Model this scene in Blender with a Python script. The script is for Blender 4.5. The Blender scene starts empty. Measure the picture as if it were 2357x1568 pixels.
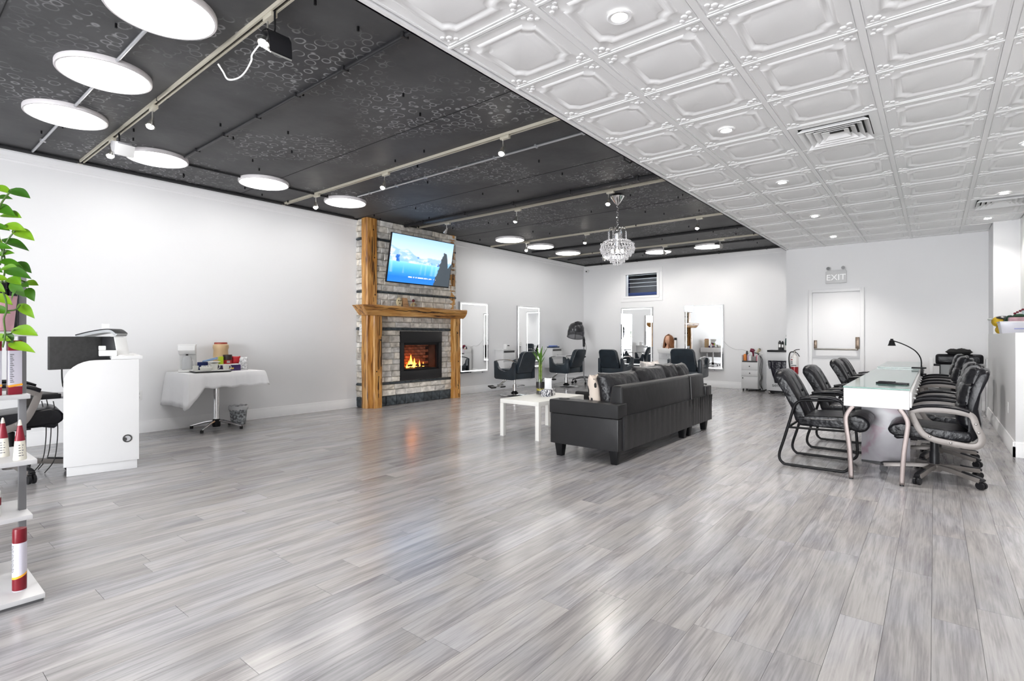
import bpy, bmesh, math, random
from mathutils import Vector, Matrix, Euler
random.seed(7)
R = math.radians
PI = math.pi
SC = bpy.context.scene
COL = SC.collection

# ------------------------------------------------------------------ camera
cam_d = bpy.data.cameras.new('camera')
cam_d.sensor_fit = 'HORIZONTAL'
cam_d.sensor_width = 36.0
cam_d.lens = 36.0 * 1208.4 / 2357.0
cam_d.shift_y = -(784.0 - 776.2) / 2357.0
cam_d.clip_start = 0.05
cam_d.clip_end = 100
cam = bpy.data.objects.new('camera', cam_d)
COL.objects.link(cam)
cam.location = (0, 0, 1.2)
cam.rotation_euler = (R(90), 0, R(38.83))
SC.camera = cam

# ------------------------------------------------------------------ world, exposure
W = bpy.data.worlds.new('world')
SC.world = W
W.use_nodes = True
W.node_tree.nodes['Background'].inputs[0].default_value = (0.95, 0.97, 1.0, 1)
W.node_tree.nodes['Background'].inputs[1].default_value = 30.0        # overcast daylight for the added window behind the camera
vs = SC.view_settings
vs.view_transform = 'Standard'
vs.look = 'None'
vs.gamma = 1.0
vs.use_curve_mapping = False
vs.exposure = 0.58
# sampling portal in the added window opening behind the camera (adds no light of its own)
_pd = bpy.data.lights.new('window_portal', 'AREA'); _pd.shape = 'RECTANGLE'; _pd.size = 3.05; _pd.size_y = 2.45; _pd.cycles.is_portal = True
_po = bpy.data.objects.new('window_portal', _pd); COL.objects.link(_po); _po.location = (-1.075, -7.05, 1.45); _po.rotation_euler = (R(90), 0, 0)
DISC_POWER = 7.5       # emission of the round LED panels
DOWN_POWER = 60.0       # emission of the recessed lamps
SPOT_WATT = 30.0        # each track spotlight

# ------------------------------------------------------------------ materials
MATS = {}
def M(name, col=(.8,.8,.8), rough=.5, metal=0., noise=None, bump=None, rand=0., emis=None,
      trans=0., coat=0., ior=1.45, spec=.5, scale=(1,1,1), sheen=0., alpha=1.):
    if name in MATS: return MATS[name]
    m = bpy.data.materials.new(name); m.use_nodes = True
    nt = m.node_tree; N = nt.nodes; L = nt.links
    b = N['Principled BSDF']
    c4 = (*col, 1)
    b.inputs['Base Color'].default_value = c4
    b.inputs['Roughness'].default_value = rough
    b.inputs['Metallic'].default_value = metal
    b.inputs['IOR'].default_value = ior
    b.inputs['Specular IOR Level'].default_value = spec
    b.inputs['Transmission Weight'].default_value = trans
    b.inputs['Coat Weight'].default_value = coat
    b.inputs['Sheen Weight'].default_value = sheen
    b.inputs['Alpha'].default_value = alpha
    if emis:
        b.inputs['Emission Color'].default_value = (*emis[0], 1)
        b.inputs['Emission Strength'].default_value = emis[1]
    src = None
    if noise or bump:
        tc = N.new('ShaderNodeTexCoord'); mp = N.new('ShaderNodeMapping')
        mp.inputs['Scale'].default_value = scale
        L.new(tc.outputs['Object'], mp.inputs['Vector'])
    if noise:
        n = N.new('ShaderNodeTexNoise'); n.inputs['Scale'].default_value = noise[0]
        n.inputs['Detail'].default_value = 5
        L.new(mp.outputs[0], n.inputs['Vector'])
        r = N.new('ShaderNodeValToRGB')
        k = noise[1]
        r.color_ramp.elements[0].position = .3; r.color_ramp.elements[1].position = .7
        lo = noise[2] if len(noise) > 2 else tuple(max(0, c*(1-k)) for c in col)
        hi = tuple(min(1, c*(1+k)) for c in col)
        r.color_ramp.elements[0].color = (*lo, 1); r.color_ramp.elements[1].color = (*hi, 1)
        L.new(n.outputs['Fac'], r.inputs[0]); src = r.outputs[0]
    if rand:
        oi = N.new('ShaderNodeObjectInfo'); hs = N.new('ShaderNodeHueSaturation')
        mr = N.new('ShaderNodeMapRange'); mr.inputs[3].default_value = 1-rand; mr.inputs[4].default_value = 1+rand
        L.new(oi.outputs['Random'], mr.inputs[0]); L.new(mr.outputs[0], hs.inputs['Value'])
        if src: L.new(src, hs.inputs['Color'])
        else: hs.inputs['Color'].default_value = c4
        src = hs.outputs[0]
    if src: L.new(src, b.inputs['Base Color'])
    if bump:
        n2 = N.new('ShaderNodeTexNoise'); n2.inputs['Scale'].default_value = bump[0]; n2.inputs['Detail'].default_value = 6
        L.new(mp.outputs[0], n2.inputs['Vector'])
        bp = N.new('ShaderNodeBump'); bp.inputs['Strength'].default_value = bump[1]
        bp.inputs['Distance'].default_value = bump[2] if len(bump) > 2 else .01
        L.new(n2.outputs['Fac'], bp.inputs['Height']); L.new(bp.outputs[0], b.inputs['Normal'])
    MATS[name] = m
    return m

def nodes_of(name, rough=.5):
    m = bpy.data.materials.new(name); m.use_nodes = True
    MATS[name] = m
    nt = m.node_tree
    return m, nt, nt.nodes, nt.links, nt.nodes['Principled BSDF']

white_paint = M('white_paint', (.82,.82,.825), .55, bump=(120,.03,.002))
trim_white = M('trim_white', (.85,.85,.855), .4)
ceil_white = M('ceiling_white', (.90,.90,.90), .55)
door_paint = M('door_paint', (.82,.82,.825), .45, bump=(60,.03,.002))
white_lam = M('white_laminate', (.72,.72,.72), .3)
lack_white = M('table_offwhite', (.80,.79,.75), .35)
chrome = M('chrome', (.78,.78,.78), .12, 1.)
satin = M('satin_metal', (.62,.61,.59), .35, 1.)
brass_old = M('aged_brass', (.19,.145,.11), .4, .8, noise=(30,.3))
black_metal = M('black_metal', (.009,.009,.010), .38, spec=.2)
black_plastic = M('black_plastic', (.012,.012,.014), .4, spec=.3)
black_rubber = M('black_rubber', (.01,.01,.01), .6)
dark_grey = M('dark_grey_plastic', (.055,.055,.055), .55, noise=(40,.15))
grey_metal = M('grey_painted_steel', (.26,.26,.27), .45)
leather = M('black_leather', (.007,.007,.009), .28, spec=.28, noise=(6,.5), bump=(16,.6,.014))
leather_fine = M('black_leather_smooth', (.006,.006,.008), .28, spec=.26, bump=(14,.4,.01))
sofa_leather = M('sofa_leather', (.019,.019,.020), .38, spec=.38, noise=(3,.25), bump=(9,.22,.012))
cushion_leather = M('cushion_leather', (.011,.011,.013), .32, spec=.4, bump=(13,.9,.02))
salon_vinyl = M('slate_vinyl', (.022,.032,.042), .36, noise=(5,.3), bump=(50,.08,.003))
glass = M('clear_glass', (.96,.98,.97), .02, trans=1., ior=1.45)
mirror_mat = M('mirror_glass', (.93,.94,.94), .01, 1.)
led = M('led_strip', (1,1,1), .5, emis=((1,1,1), 1.7))
disc_em = M('led_diffuser', (1,1,1), .6, emis=((1,.99,.97), DISC_POWER))
disc_rim = M('light_rim', (.72,.69,.70), .4)
bulb_em = M('spot_bulb', (1,1,1), .4, emis=((1,.93,.85), 60.))
down_em = M('downlight_lens', (1,1,1), .4, emis=((1,.97,.93), DOWN_POWER))
cream_metal = M('cream_track_metal', (.60,.56,.46), .35, .3)
cream_dark = M('track_slot_dark', (.03,.025,.02), .6)
conduit_black = M('black_painted_pipe', (.02,.02,.022), .4)
conduit_grey = M('bare_conduit', (.55,.56,.58), .3, .8)
mortar = M('mortar', (.36,.34,.31), .9, noise=(30,.2))
dark_stone = M('dark_slate_stone', (.045,.055,.062), .55, noise=(14,.7,(.012,.016,.02)), bump=(18,.9,.02), rand=.35)
firebox_black = M('firebox_black', (.012,.012,.013), .38)
red_paint = M('red_paint', (.24,.006,.010), .35)
maroon = M('maroon_plastic', (.16,.004,.012), .3)
wine = M('wine_label', (.22,.006,.02), .4)
lav = M('lavender_can', (.60,.58,.66), .3)
orange_stripe = M('orange_stripe', (.85,.38,.03), .4)
cardboard_white = M('white_card', (.80,.80,.78), .6)
paper_white = M('white_paper', (.86,.86,.86), .8)
plastic_white = M('white_plastic', (.82,.82,.81), .35)
cream_ceramic = M('cream_ceramic', (.68,.68,.63), .3)
blue_dark = M('dark_blue_packet', (.012,.025,.12), .4)
blue_mid = M('blue_plastic', (.07,.16,.42), .4)
lime = M('lime_packet', (.45,.55,.02), .4)
red_pack = M('red_packet', (.45,.012,.02), .35)
purple_box = M('purple_box', (.035,.012,.10), .4)
tan_plastic = M('tan_jar', (.62,.44,.25), .4)
navy_print = M('navy_print', (.02,.02,.06), .5)
leaf_mat = None
def cloth_white():
    return M('white_plastic_cloth', (.84,.84,.85), .5, bump=(9,.25,.02))
text_black = M('black_lettering', (.02,.02,.02), .5)
pink_pot = M('pink_pot', (.62,.36,.42), .5, noise=(8,.1))
print_grey = M('fine_print_grey', (.16,.16,.17), .6)

# walnut / cedar timber
def wood_mat():
    m, nt, N, L, b = nodes_of('honey_timber')
    tc = N.new('ShaderNodeTexCoord'); mp = N.new('ShaderNodeMapping')
    mp.inputs['Scale'].default_value = (9, 9, .9)
    L.new(tc.outputs['Object'], mp.inputs[0])
    n = N.new('ShaderNodeTexNoise'); n.inputs['Scale'].default_value = 2.2; n.inputs['Detail'].default_value = 8; n.inputs['Distortion'].default_value = .6
    L.new(mp.outputs[0], n.inputs['Vector'])
    r = N.new('ShaderNodeValToRGB'); e = r.color_ramp.elements
    e[0].position = .28; e[0].color = (.07,.018,.004,1)
    e[1].position = .75; e[1].color = (.74,.45,.17,1)
    x = e.new(.4); x.color = (.38,.16,.032,1)
    x = e.new(.55); x.color = (.56,.285,.075,1)
    L.new(n.outputs['Fac'], r.inputs[0])
    n2 = N.new('ShaderNodeTexNoise'); n2.inputs['Scale'].default_value = 1.6; n2.inputs['Detail'].default_value = 2
    mp2 = N.new('ShaderNodeMapping'); mp2.inputs['Scale'].default_value = (16,16,1.2)
    L.new(tc.outputs['Object'], mp2.inputs[0]); L.new(mp2.outputs[0], n2.inputs['Vector'])
    r2 = N.new('ShaderNodeValToRGB'); r2.color_ramp.elements[0].position = .30; r2.color_ramp.elements[1].position = .36
    r2.color_ramp.elements[0].color = (.12,.05,.02,1); r2.color_ramp.elements[1].color = (1,1,1,1)
    L.new(n2.outputs['Fac'], r2.inputs[0])
    mx = N.new('ShaderNodeMix'); mx.data_type = 'RGBA'; mx.blend_type = 'MULTIPLY'; mx.inputs[0].default_value = 1
    L.new(r.outputs[0], mx.inputs[6]); L.new(r2.outputs[0], mx.inputs[7])
    L.new(mx.outputs[2], b.inputs['Base Color'])
    b.inputs['Roughness'].default_value = .38
    bp = N.new('ShaderNodeBump'); bp.inputs['Strength'].default_value = .5; bp.inputs['Distance'].default_value = .01
    L.new(n.outputs['Fac'], bp.inputs['Height']); L.new(bp.outputs[0], b.inputs['Normal'])
    return m
timber = wood_mat()
timber_crack = M('timber_crack', (.012,.006,.003), .8)

def stone_mat():
    m, nt, N, L, b = nodes_of('split_stone')
    tc = N.new('ShaderNodeTexCoord'); oi = N.new('ShaderNodeObjectInfo')
    ad = N.new('ShaderNodeVectorMath'); ad.operation = 'MULTIPLY_ADD'
    L.new(oi.outputs['Location'], ad.inputs[0]); ad.inputs[1].default_value = (7.1,5.3,9.7)
    L.new(tc.outputs['Object'], ad.inputs[2])
    n = N.new('ShaderNodeTexNoise'); n.inputs['Scale'].default_value = 9; n.inputs['Detail'].default_value = 8
    L.new(ad.outputs[0], n.inputs['Vector'])
    r = N.new('ShaderNodeValToRGB'); e = r.color_ramp.elements
    e[0].position = .28; e[0].color = (.36,.325,.28,1); e[1].position = .66; e[1].color = (.74,.69,.61,1)
    L.new(n.outputs['Fac'], r.inputs[0])
    hs = N.new('ShaderNodeHueSaturation'); mr = N.new('ShaderNodeMapRange'); mr.inputs[3].default_value = .85; mr.inputs[4].default_value = 1.25
    L.new(oi.outputs['Random'], mr.inputs[0]); L.new(mr.outputs[0], hs.inputs['Value']); L.new(r.outputs[0], hs.inputs['Color'])
    ms = N.new('ShaderNodeMath'); ms.operation = 'FRACT'; mm = N.new('ShaderNodeMath'); mm.operation = 'MULTIPLY'; mm.inputs[1].default_value = 7.31
    L.new(oi.outputs['Random'], mm.inputs[0]); L.new(mm.outputs[0], ms.inputs[0])
    mr2 = N.new('ShaderNodeMapRange'); mr2.inputs[3].default_value = .45; mr2.inputs[4].default_value = 1.15
    L.new(ms.outputs[0], mr2.inputs[0]); L.new(mr2.outputs[0], hs.inputs['Saturation'])
    L.new(hs.outputs[0], b.inputs['Base Color'])
    b.inputs['Roughness'].default_value = .85
    bp = N.new('ShaderNodeBump'); bp.inputs['Strength'].default_value = .9; bp.inputs['Distance'].default_value = .025
    L.new(n.outputs['Fac'], bp.inputs['Height']); L.new(bp.outputs[0], b.inputs['Normal'])
    return m
stone = stone_mat()

def floor_mat():
    m, nt, N, L, b = nodes_of('grey_vinyl_plank')
    tc = N.new('ShaderNodeTexCoord'); oi = N.new('ShaderNodeObjectInfo'); gi = N.new('ShaderNodeNewGeometry')
    rs = N.new('ShaderNodeMath'); rs.operation = 'ADD'
    L.new(oi.outputs['Random'], rs.inputs[0]); L.new(gi.outputs['Random Per Island'], rs.inputs[1])
    fr = N.new('ShaderNodeMath'); fr.operation = 'FRACT'; L.new(rs.outputs[0], fr.inputs[0])
    cb = N.new('ShaderNodeCombineXYZ'); k1 = N.new('ShaderNodeMath'); k1.operation = 'MULTIPLY'; k1.inputs[1].default_value = 37.7
    L.new(fr.outputs[0], k1.inputs[0])
    for i in range(3): L.new(k1.outputs[0], cb.inputs[i])
    ad = N.new('ShaderNodeVectorMath'); ad.operation = 'ADD'
    L.new(tc.outputs['Object'], ad.inputs[0]); L.new(cb.outputs[0], ad.inputs[1])
    mp = N.new('ShaderNodeMapping'); mp.inputs['Scale'].default_value = (8, .7, 1); L.new(ad.outputs[0], mp.inputs[0])
    n = N.new('ShaderNodeTexNoise'); n.inputs['Scale'].default_value = 1.5; n.inputs['Detail'].default_value = 9; n.inputs['Roughness'].default_value = .62; n.inputs['Distortion'].default_value = 1.2
    L.new(mp.outputs[0], n.inputs['Vector'])
    mp2 = N.new('ShaderNodeMapping'); mp2.inputs['Scale'].default_value = (75, 2.5, 1); L.new(ad.outputs[0], mp2.inputs[0])
    n2 = N.new('ShaderNodeTexNoise'); n2.inputs['Scale'].default_value = 2.; n2.inputs['Detail'].default_value = 4; L.new(mp2.outputs[0], n2.inputs['Vector'])
    ma = N.new('ShaderNodeMix'); ma.data_type = 'FLOAT'; ma.inputs[0].default_value = .32
    L.new(n.outputs['Fac'], ma.inputs[2]); L.new(n2.outputs['Fac'], ma.inputs[3])
    r = N.new('ShaderNodeValToRGB'); e = r.color_ramp.elements
    e[0].position = .28; e[0].color = (.155,.147,.155,1); e[1].position = .72; e[1].color = (.42,.412,.405,1)
    x = e.new(.42); x.color = (.24,.233,.24,1)
    x = e.new(.53); x.color = (.325,.32,.32,1)
    L.new(ma.outputs[0], r.inputs[0])
    hs = N.new('ShaderNodeHueSaturation'); mr = N.new('ShaderNodeMapRange'); mr.inputs[3].default_value = .86; mr.inputs[4].default_value = 1.12
    L.new(fr.outputs[0], mr.inputs[0]); L.new(mr.outputs[0], hs.inputs['Value']); L.new(r.outputs[0], hs.inputs['Color'])
    tint = N.new('ShaderNodeMix'); tint.data_type = 'RGBA'; tint.blend_type = 'MULTIPLY'
    n3 = N.new('ShaderNodeTexNoise'); n3.inputs['Scale'].default_value = 2.2; L.new(ad.outputs[0], n3.inputs['Vector'])
    r3 = N.new('ShaderNodeValToRGB'); r3.color_ramp.elements[0].position = .42; r3.color_ramp.elements[1].position = .62
    r3.color_ramp.elements[0].color = (1.0,.975,.96,1); r3.color_ramp.elements[1].color = (.965,.965,1.0,1)
    L.new(n3.outputs['Fac'], r3.inputs[0]); tint.inputs[0].default_value = 1.
    L.new(hs.outputs[0], tint.inputs[6]); L.new(r3.outputs[0], tint.inputs[7])
    L.new(tint.outputs[2], b.inputs['Base Color'])
    mrr = N.new('ShaderNodeMapRange'); mrr.inputs[3].default_value = .15; mrr.inputs[4].default_value = .27
    L.new(n2.outputs['Fac'], mrr.inputs[0]); L.new(mrr.outputs[0], b.inputs['Roughness'])
    b.inputs['Specular IOR Level'].default_value = .8
    bp = N.new('ShaderNodeBump'); bp.inputs['Strength'].default_value = .10; bp.inputs['Distance'].default_value = .002
    L.new(ma.outputs[0], bp.inputs['Height']); L.new(bp.outputs[0], b.inputs['Normal'])
    return m
plank_mat = floor_mat()
plank_gap = M('plank_gap', (.10,.095,.10), .8)

def ceiling_dark_mat():
    m, nt, N, L, b = nodes_of('black_painted_deck')
    tc = N.new('ShaderNodeTexCoord')
    n = N.new('ShaderNodeTexNoise'); n.inputs['Scale'].default_value = 1.1; n.inputs['Detail'].default_value = 7; n.inputs['Roughness'].default_value = .6
    L.new(tc.outputs['Object'], n.inputs['Vector'])
    r = N.new('ShaderNodeValToRGB'); e = r.color_ramp.elements
    e[0].position = .35; e[0].color = (.046,.046,.050,1); e[1].position = .7; e[1].color = (.095,.096,.098,1)
    L.new(n.outputs['Fac'], r.inputs[0])
    # rings of old glue dabs in patches
    v = N.new('ShaderNodeTexVoronoi'); v.inputs['Scale'].default_value = 11; v.inputs['Randomness'].default_value = .9
    L.new(tc.outputs['Object'], v.inputs['Vector'])
    s1 = N.new('ShaderNodeMath'); s1.operation = 'SUBTRACT'; s1.inputs[1].default_value = .42; L.new(v.outputs['Distance'], s1.inputs[0])
    s2 = N.new('ShaderNodeMath'); s2.operation = 'ABSOLUTE'; L.new(s1.outputs[0], s2.inputs[0])
    s3 = N.new('ShaderNodeMapRange'); s3.inputs[1].default_value = .0; s3.inputs[2].default_value = .07; s3.inputs[3].default_value = 1; s3.inputs[4].default_value = 0
    L.new(s2.outputs[0], s3.inputs[0])
    n4 = N.new('ShaderNodeTexNoise'); n4.inputs['Scale'].default_value = .85; n4.inputs['Detail'].default_value = 2
    mp = N.new('ShaderNodeMapping'); mp.inputs['Location'].default_value = (3.1,1.7,0); L.new(tc.outputs['Object'], mp.inputs[0]); L.new(mp.outputs[0], n4.inputs['Vector'])
    s4 = N.new('ShaderNodeMapRange'); s4.inputs[1].default_value = .49; s4.inputs[2].default_value = .60; L.new(n4.outputs['Fac'], s4.inputs[0])
    n5 = N.new('ShaderNodeTexNoise'); n5.inputs['Scale'].default_value = 9; L.new(tc.outputs['Object'], n5.inputs['Vector'])
    s6 = N.new('ShaderNodeMapRange'); s6.inputs[1].default_value = .36; s6.inputs[2].default_value = .52; L.new(n5.outputs['Fac'], s6.inputs[0])
    s5 = N.new('ShaderNodeMath'); s5.operation = 'MULTIPLY'; L.new(s3.outputs[0], s5.inputs[0]); L.new(s4.outputs[0], s5.inputs[1])
    s7 = N.new('ShaderNodeMath'); s7.operation = 'MULTIPLY'; L.new(s5.outputs[0], s7.inputs[0]); L.new(s6.outputs[0], s7.inputs[1])
    mx = N.new('ShaderNodeMix'); mx.data_type = 'RGBA'; mx.inputs[7].default_value = (.36,.36,.37,1)
    L.new(s7.outputs[0], mx.inputs[0]); L.new(r.outputs[0], mx.inputs[6])
    L.new(mx.outputs[2], b.inputs['Base Color'])
    b.inputs['Roughness'].default_value = .62
    bp = N.new('ShaderNodeBump'); bp.inputs['Strength'].default_value = .3; bp.inputs['Distance'].default_value = .01
    L.new(n5.outputs['Fac'], bp.inputs['Height']); L.new(bp.outputs[0], b.inputs['Normal'])
    return m
ceil_dark = ceiling_dark_mat()
seam_dark = M('black_seam', (.012,.012,.013), .8)

# ------------------------------------------------------------------ geometry helpers
class G:
    def __init__(s): s.v = []; s.f = []
    def add(s, v, f):
        o = len(s.v); s.v += [tuple(p) for p in v]; s.f += [tuple(i+o for i in q) for q in f]; return s
    def box(s, x0, x1, y0, y1, z0, z1):
        v = [(x0,y0,z0),(x1,y0,z0),(x1,y1,z0),(x0,y1,z0),(x0,y0,z1),(x1,y0,z1),(x1,y1,z1),(x0,y1,z1)]
        return s.add(v, [(0,3,2,1),(4,5,6,7),(0,1,5,4),(1,2,6,5),(2,3,7,6),(3,0,4,7)])
    def hexa(s, lo, hi):      # two quads (bottom, top), each 4 points
        return s.add(list(lo)+list(hi), [(0,3,2,1),(4,5,6,7),(0,1,5,4),(1,2,6,5),(2,3,7,6),(3,0,4,7)])
    def obox(s, c, size, rot=(0,0,0)):
        k = len(s.v); a, b, d = (q/2 for q in size); s.box(-a,a,-b,b,-d,d)
        return s.xf(Matrix.Translation(c) @ Euler(rot).to_matrix().to_4x4(), k)
    def xf(s, m, k=0):
        s.v[k:] = [tuple(m @ Vector(p)) for p in s.v[k:]]; return s
    def tube(s, pts, r, n=8, closed=False, prof=None, up=None):
        P = [Vector(p) for p in pts]; m = len(P)
        rr = r if isinstance(r, (list, tuple)) else [r]*m
        nrm = Vector(up) if up else None
        k = len(s.v)
        prev = None
        for i in range(m):
            if closed: t = (P[(i+1) % m]-P[i-1])
            else: t = P[min(i+1, m-1)]-P[max(i-1, 0)]
            if t.length < 1e-9: t = Vector((0,0,1))
            t.normalize()
            if up: a = nrm - t*nrm.dot(t)
            elif prev is None:
                a = Vector((0,0,1)) if abs(t.z) < .9 else Vector((1,0,0)); a = a - t*a.dot(t)
            else: a = prev - t*prev.dot(t)
            a.normalize(); prev = a; b = t.cross(a)
            if prof:
                for (u, w) in prof: s.v.append(tuple(P[i] + b*u + a*w))
            else:
                for j in range(n):
                    an = 2*PI*j/n; s.v.append(tuple(P[i] + (a*math.cos(an)+b*math.sin(an))*rr[i]))
        n = len(prof) if prof else n
        for i in range(m if closed else m-1):
            i2 = (i+1) % m
            for j in range(n):
                j2 = (j+1) % n
                s.f.append((k+i*n+j, k+i*n+j2, k+i2*n+j2, k+i2*n+j))
        if not closed:
            s.f.append(tuple(k+j for j in range(n-1,-1,-1))); s.f.append(tuple(k+(m-1)*n+j for j in range(n)))
        return s
    def cyl(s, p0, p1, r0, r1=None, n=16):
        return s.tube([p0, p1], [r0, r0 if r1 is None else r1], n)
    def lathe(s, prof, n=20, c=(0,0,0), caps=True):
        k = len(s.v)
        for (r, z) in prof:
            for j in range(n):
                a = 2*PI*j/n; s.v.append((c[0]+r*math.cos(a), c[1]+r*math.sin(a), c[2]+z))
        for i in range(len(prof)-1):
            for j in range(n):
                j2 = (j+1) % n; s.f.append((k+i*n+j, k+i*n+j2, k+(i+1)*n+j2, k+(i+1)*n+j))
        if caps:
            s.f.append(tuple(k+j for j in range(n-1,-1,-1))); s.f.append(tuple(k+(len(prof)-1)*n+j for j in range(n)))
        return s
    def prism(s, poly, axis, a, b):
        def p(u, w, t):
            return (t,u,w) if axis == 'x' else ((u,t,w) if axis == 'y' else (u,w,t))
        n = len(poly); v = [p(u,w,a) for u,w in poly]+[p(u,w,b) for u,w in poly]
        f = [tuple(range(n-1,-1,-1)), tuple(range(n,2*n))]+[(i,(i+1)%n,n+(i+1)%n,n+i) for i in range(n)]
        return s.add(v, f)
    def ell(s, c, r, nu=12, nv=8):
        k = len(s.v); rx, ry, rz = r if isinstance(r, (tuple, list)) else (r,r,r)
        s.v.append((c[0],c[1],c[2]-rz))
        for i in range(1, nv):
            t = -PI/2+PI*i/nv
            for j in range(nu):
                a = 2*PI*j/nu; s.v.append((c[0]+rx*math.cos(t)*math.cos(a), c[1]+ry*math.cos(t)*math.sin(a), c[2]+rz*math.sin(t)))
        s.v.append((c[0],c[1],c[2]+rz)); e = len(s.v)-1
        for j in range(nu):
            j2 = (j+1) % nu
            s.f.append((k, k+1+j2, k+1+j)); s.f.append((e, e-nu+j, e-nu+j2))
            for i in range(nv-2): s.f.append((k+1+i*nu+j, k+1+i*nu+j2, k+1+(i+1)*nu+j2, k+1+(i+1)*nu+j))
        return s
    def pillow(s, w, h, d, n=12, wr=.012, seed=0, p=2.6):     # lies in XZ, thick along Y, centred
        rnd = random.Random(seed); ph = [rnd.uniform(0, 6.28) for _ in range(6)]
        k = len(s.v)
        for side in (1, -1):
            for i in range(n+1):
                for j in range(n+1):
                    u = -1+2*i/n; v = -1+2*j/n
                    e = max(0, (1-abs(u)**p))*max(0, (1-abs(v)**p)); th = d/2*e**.42
                    q = 1-.07*(1-abs(u)**2)*0
                    x = u*w/2*(1-.06*abs(v)**2*0); z = v*h/2
                    pin = 1-.10*(1-u*u)*(v*v)*0
                    wrk = wr*e**.3*(math.sin(u*7+v*3+ph[0])*.5+math.sin(v*11-u*4+ph[1])*.4+math.sin(u*17+ph[2]+v*9)*.35)
                    sx = 1-.07*(v*v)*(1-u*u)**1 if False else 1
                    s.v.append((x*(1-.08*(1-v*v)*(abs(u)**4)), side*th+wrk*(1 if side > 0 else .6), z*(1-.08*(1-u*u)*(abs(v)**4))))
        m = n+1
        for sd in (0, 1):
            o = k+sd*m*m
            for i in range(n):
                for j in range(n):
                    q = (o+i*m+j, o+(i+1)*m+j, o+(i+1)*m+j+1, o+i*m+j+1)
                    s.f.append(q if sd == 0 else q[::-1])
        return s

def mesh_from(name, g, bevel=0, seg=2, smooth=True, angle=35, weld=0):
    me = bpy.data.meshes.new(name); me.from_pydata(g.v, [], g.f)
    bm = bmesh.new(); bm.from_mesh(me)
    if weld: bmesh.ops.remove_doubles(bm, verts=bm.verts, dist=weld)
    bmesh.ops.recalc_face_normals(bm, faces=bm.faces)
    if bevel:
        ed = [e for e in bm.edges if len(e.link_faces) == 2 and e.calc_face_angle(0) > R(25)]
        bmesh.ops.bevel(bm, geom=ed, offset=bevel, segments=seg, profile=.6, affect='EDGES', clamp_overlap=True)
    bm.to_mesh(me); bm.free()
    if smooth:
        for p in me.polygons: p.use_smooth = True
        me.set_sharp_from_angle(angle=R(angle))
    return me

def obj(name, g, mat, parent=None, bevel=0, seg=2, smooth=True, angle=35, loc=None, rot=None, weld=0, off=None, subsurf=0):
    if isinstance(g, bpy.types.Mesh): me = g
    else:
        if off is not None: g.xf(Matrix.Translation(-Vector(off)))
        me = mesh_from(name, g, bevel, seg, smooth, angle, weld)
    if mat and not me.materials: me.materials.append(mat)
    o = bpy.data.objects.new(name, me); COL.objects.link(o)
    if parent: o.parent = parent
    if loc: o.location = loc
    if rot: o.rotation_euler = rot
    if subsurf:
        md = o.modifiers.new('sub', 'SUBSURF'); md.levels = subsurf; md.render_levels = subsurf
    return o

def tag(o, label, cat=None, group=None, kind=None):
    if label: o['label'] = label
    if cat: o['category'] = cat
    if group: o['group'] = group
    if kind: o['kind'] = kind
    return o

class T:
    """a thing: an Empty at its base that parents its parts (parts given in local coordinates)"""
    def __init__(s, name, label, cat, loc=(0,0,0), rz=0, group=None, kind=None):
        s.e = bpy.data.objects.new(name, None); COL.objects.link(s.e)
        s.e.location = loc; s.e.rotation_euler = (0,0,rz); s.e.empty_display_size = .1
        s.loc = Vector(loc); tag(s.e, label, cat, group, kind)
    def p(s, name, g, mat, bevel=0, par=None, world=False, label=None, **kw):
        if world and not isinstance(g, bpy.types.Mesh): g.xf(Matrix.Translation(-s.loc))
        o = obj(name, g, mat, par or s.e, bevel, **kw)
        if label: o['label'] = label
        return o

def one(name, label, cat, g, mat, loc=(0,0,0), rz=0, bevel=0, group=None, **kw):
    o = obj(name, g, mat, None, bevel, loc=loc, rot=(0,0,rz), **kw)
    return tag(o, label, cat, group)

def struct(name, g, mat, label=None, bevel=0, parent=None, **kw):
    o = obj(name, g, mat, parent, bevel, **kw)
    if parent is None: o['kind'] = 'structure'
    if label: o['label'] = label
    return o

def dup(root, loc, rz, label=None, group=None):
    def cp(o, par):
        c = o.copy(); COL.objects.link(c); c.parent = par
        for ch in list(o.children): cp(ch, c)
        return c
    kids = list(root.children)
    r = root.copy(); COL.objects.link(r); r.location = loc; r.rotation_euler = (0,0,rz)
    if label: r['label'] = label
    if group: r['group'] = group
    for ch in kids: cp(ch, r)
    return r

def text_mesh(txt, size, depth=.002):
    c = bpy.data.curves.new('lettering', 'FONT'); c.body = txt; c.size = size; c.extrude = depth; c.align_x = 'CENTER'; c.align_y = 'CENTER'
    o = bpy.data.objects.new('lettering', c); COL.objects.link(o)
    dg = bpy.context.evaluated_depsgraph_get(); me = bpy.data.meshes.new_from_object(o.evaluated_get(dg))
    bpy.data.objects.remove(o); me.materials.clear()
    return me

def arc(c, r, a0, a1, n, plane='xz'):
    out = []
    for i in range(n+1):
        a = R(a0+(a1-a0)*i/n); u = r*math.cos(a); w = r*math.sin(a)
        out.append((c[0]+u, c[1], c[2]+w) if plane == 'xz' else ((c[0], c[1]+u, c[2]+w) if plane == 'yz' else (c[0]+u, c[1]+w, c[2])))
    return out

def smooth_path(pts, n=6):      # Catmull-Rom
    P = [Vector(p) for p in pts]; out = []
    for i in range(len(P)-1):
        p0 = P[max(i-1,0)]; p1 = P[i]; p2 = P[i+1]; p3 = P[min(i+2,len(P)-1)]
        for k in range(n):
            t = k/n
            out.append(.5*((2*p1)+(p2-p0)*t+(2*p0-5*p1+4*p2-p3)*t*t+(-p0+3*p1-3*p2+p3)*t**3))
    out.append(P[-1]); return out
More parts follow.
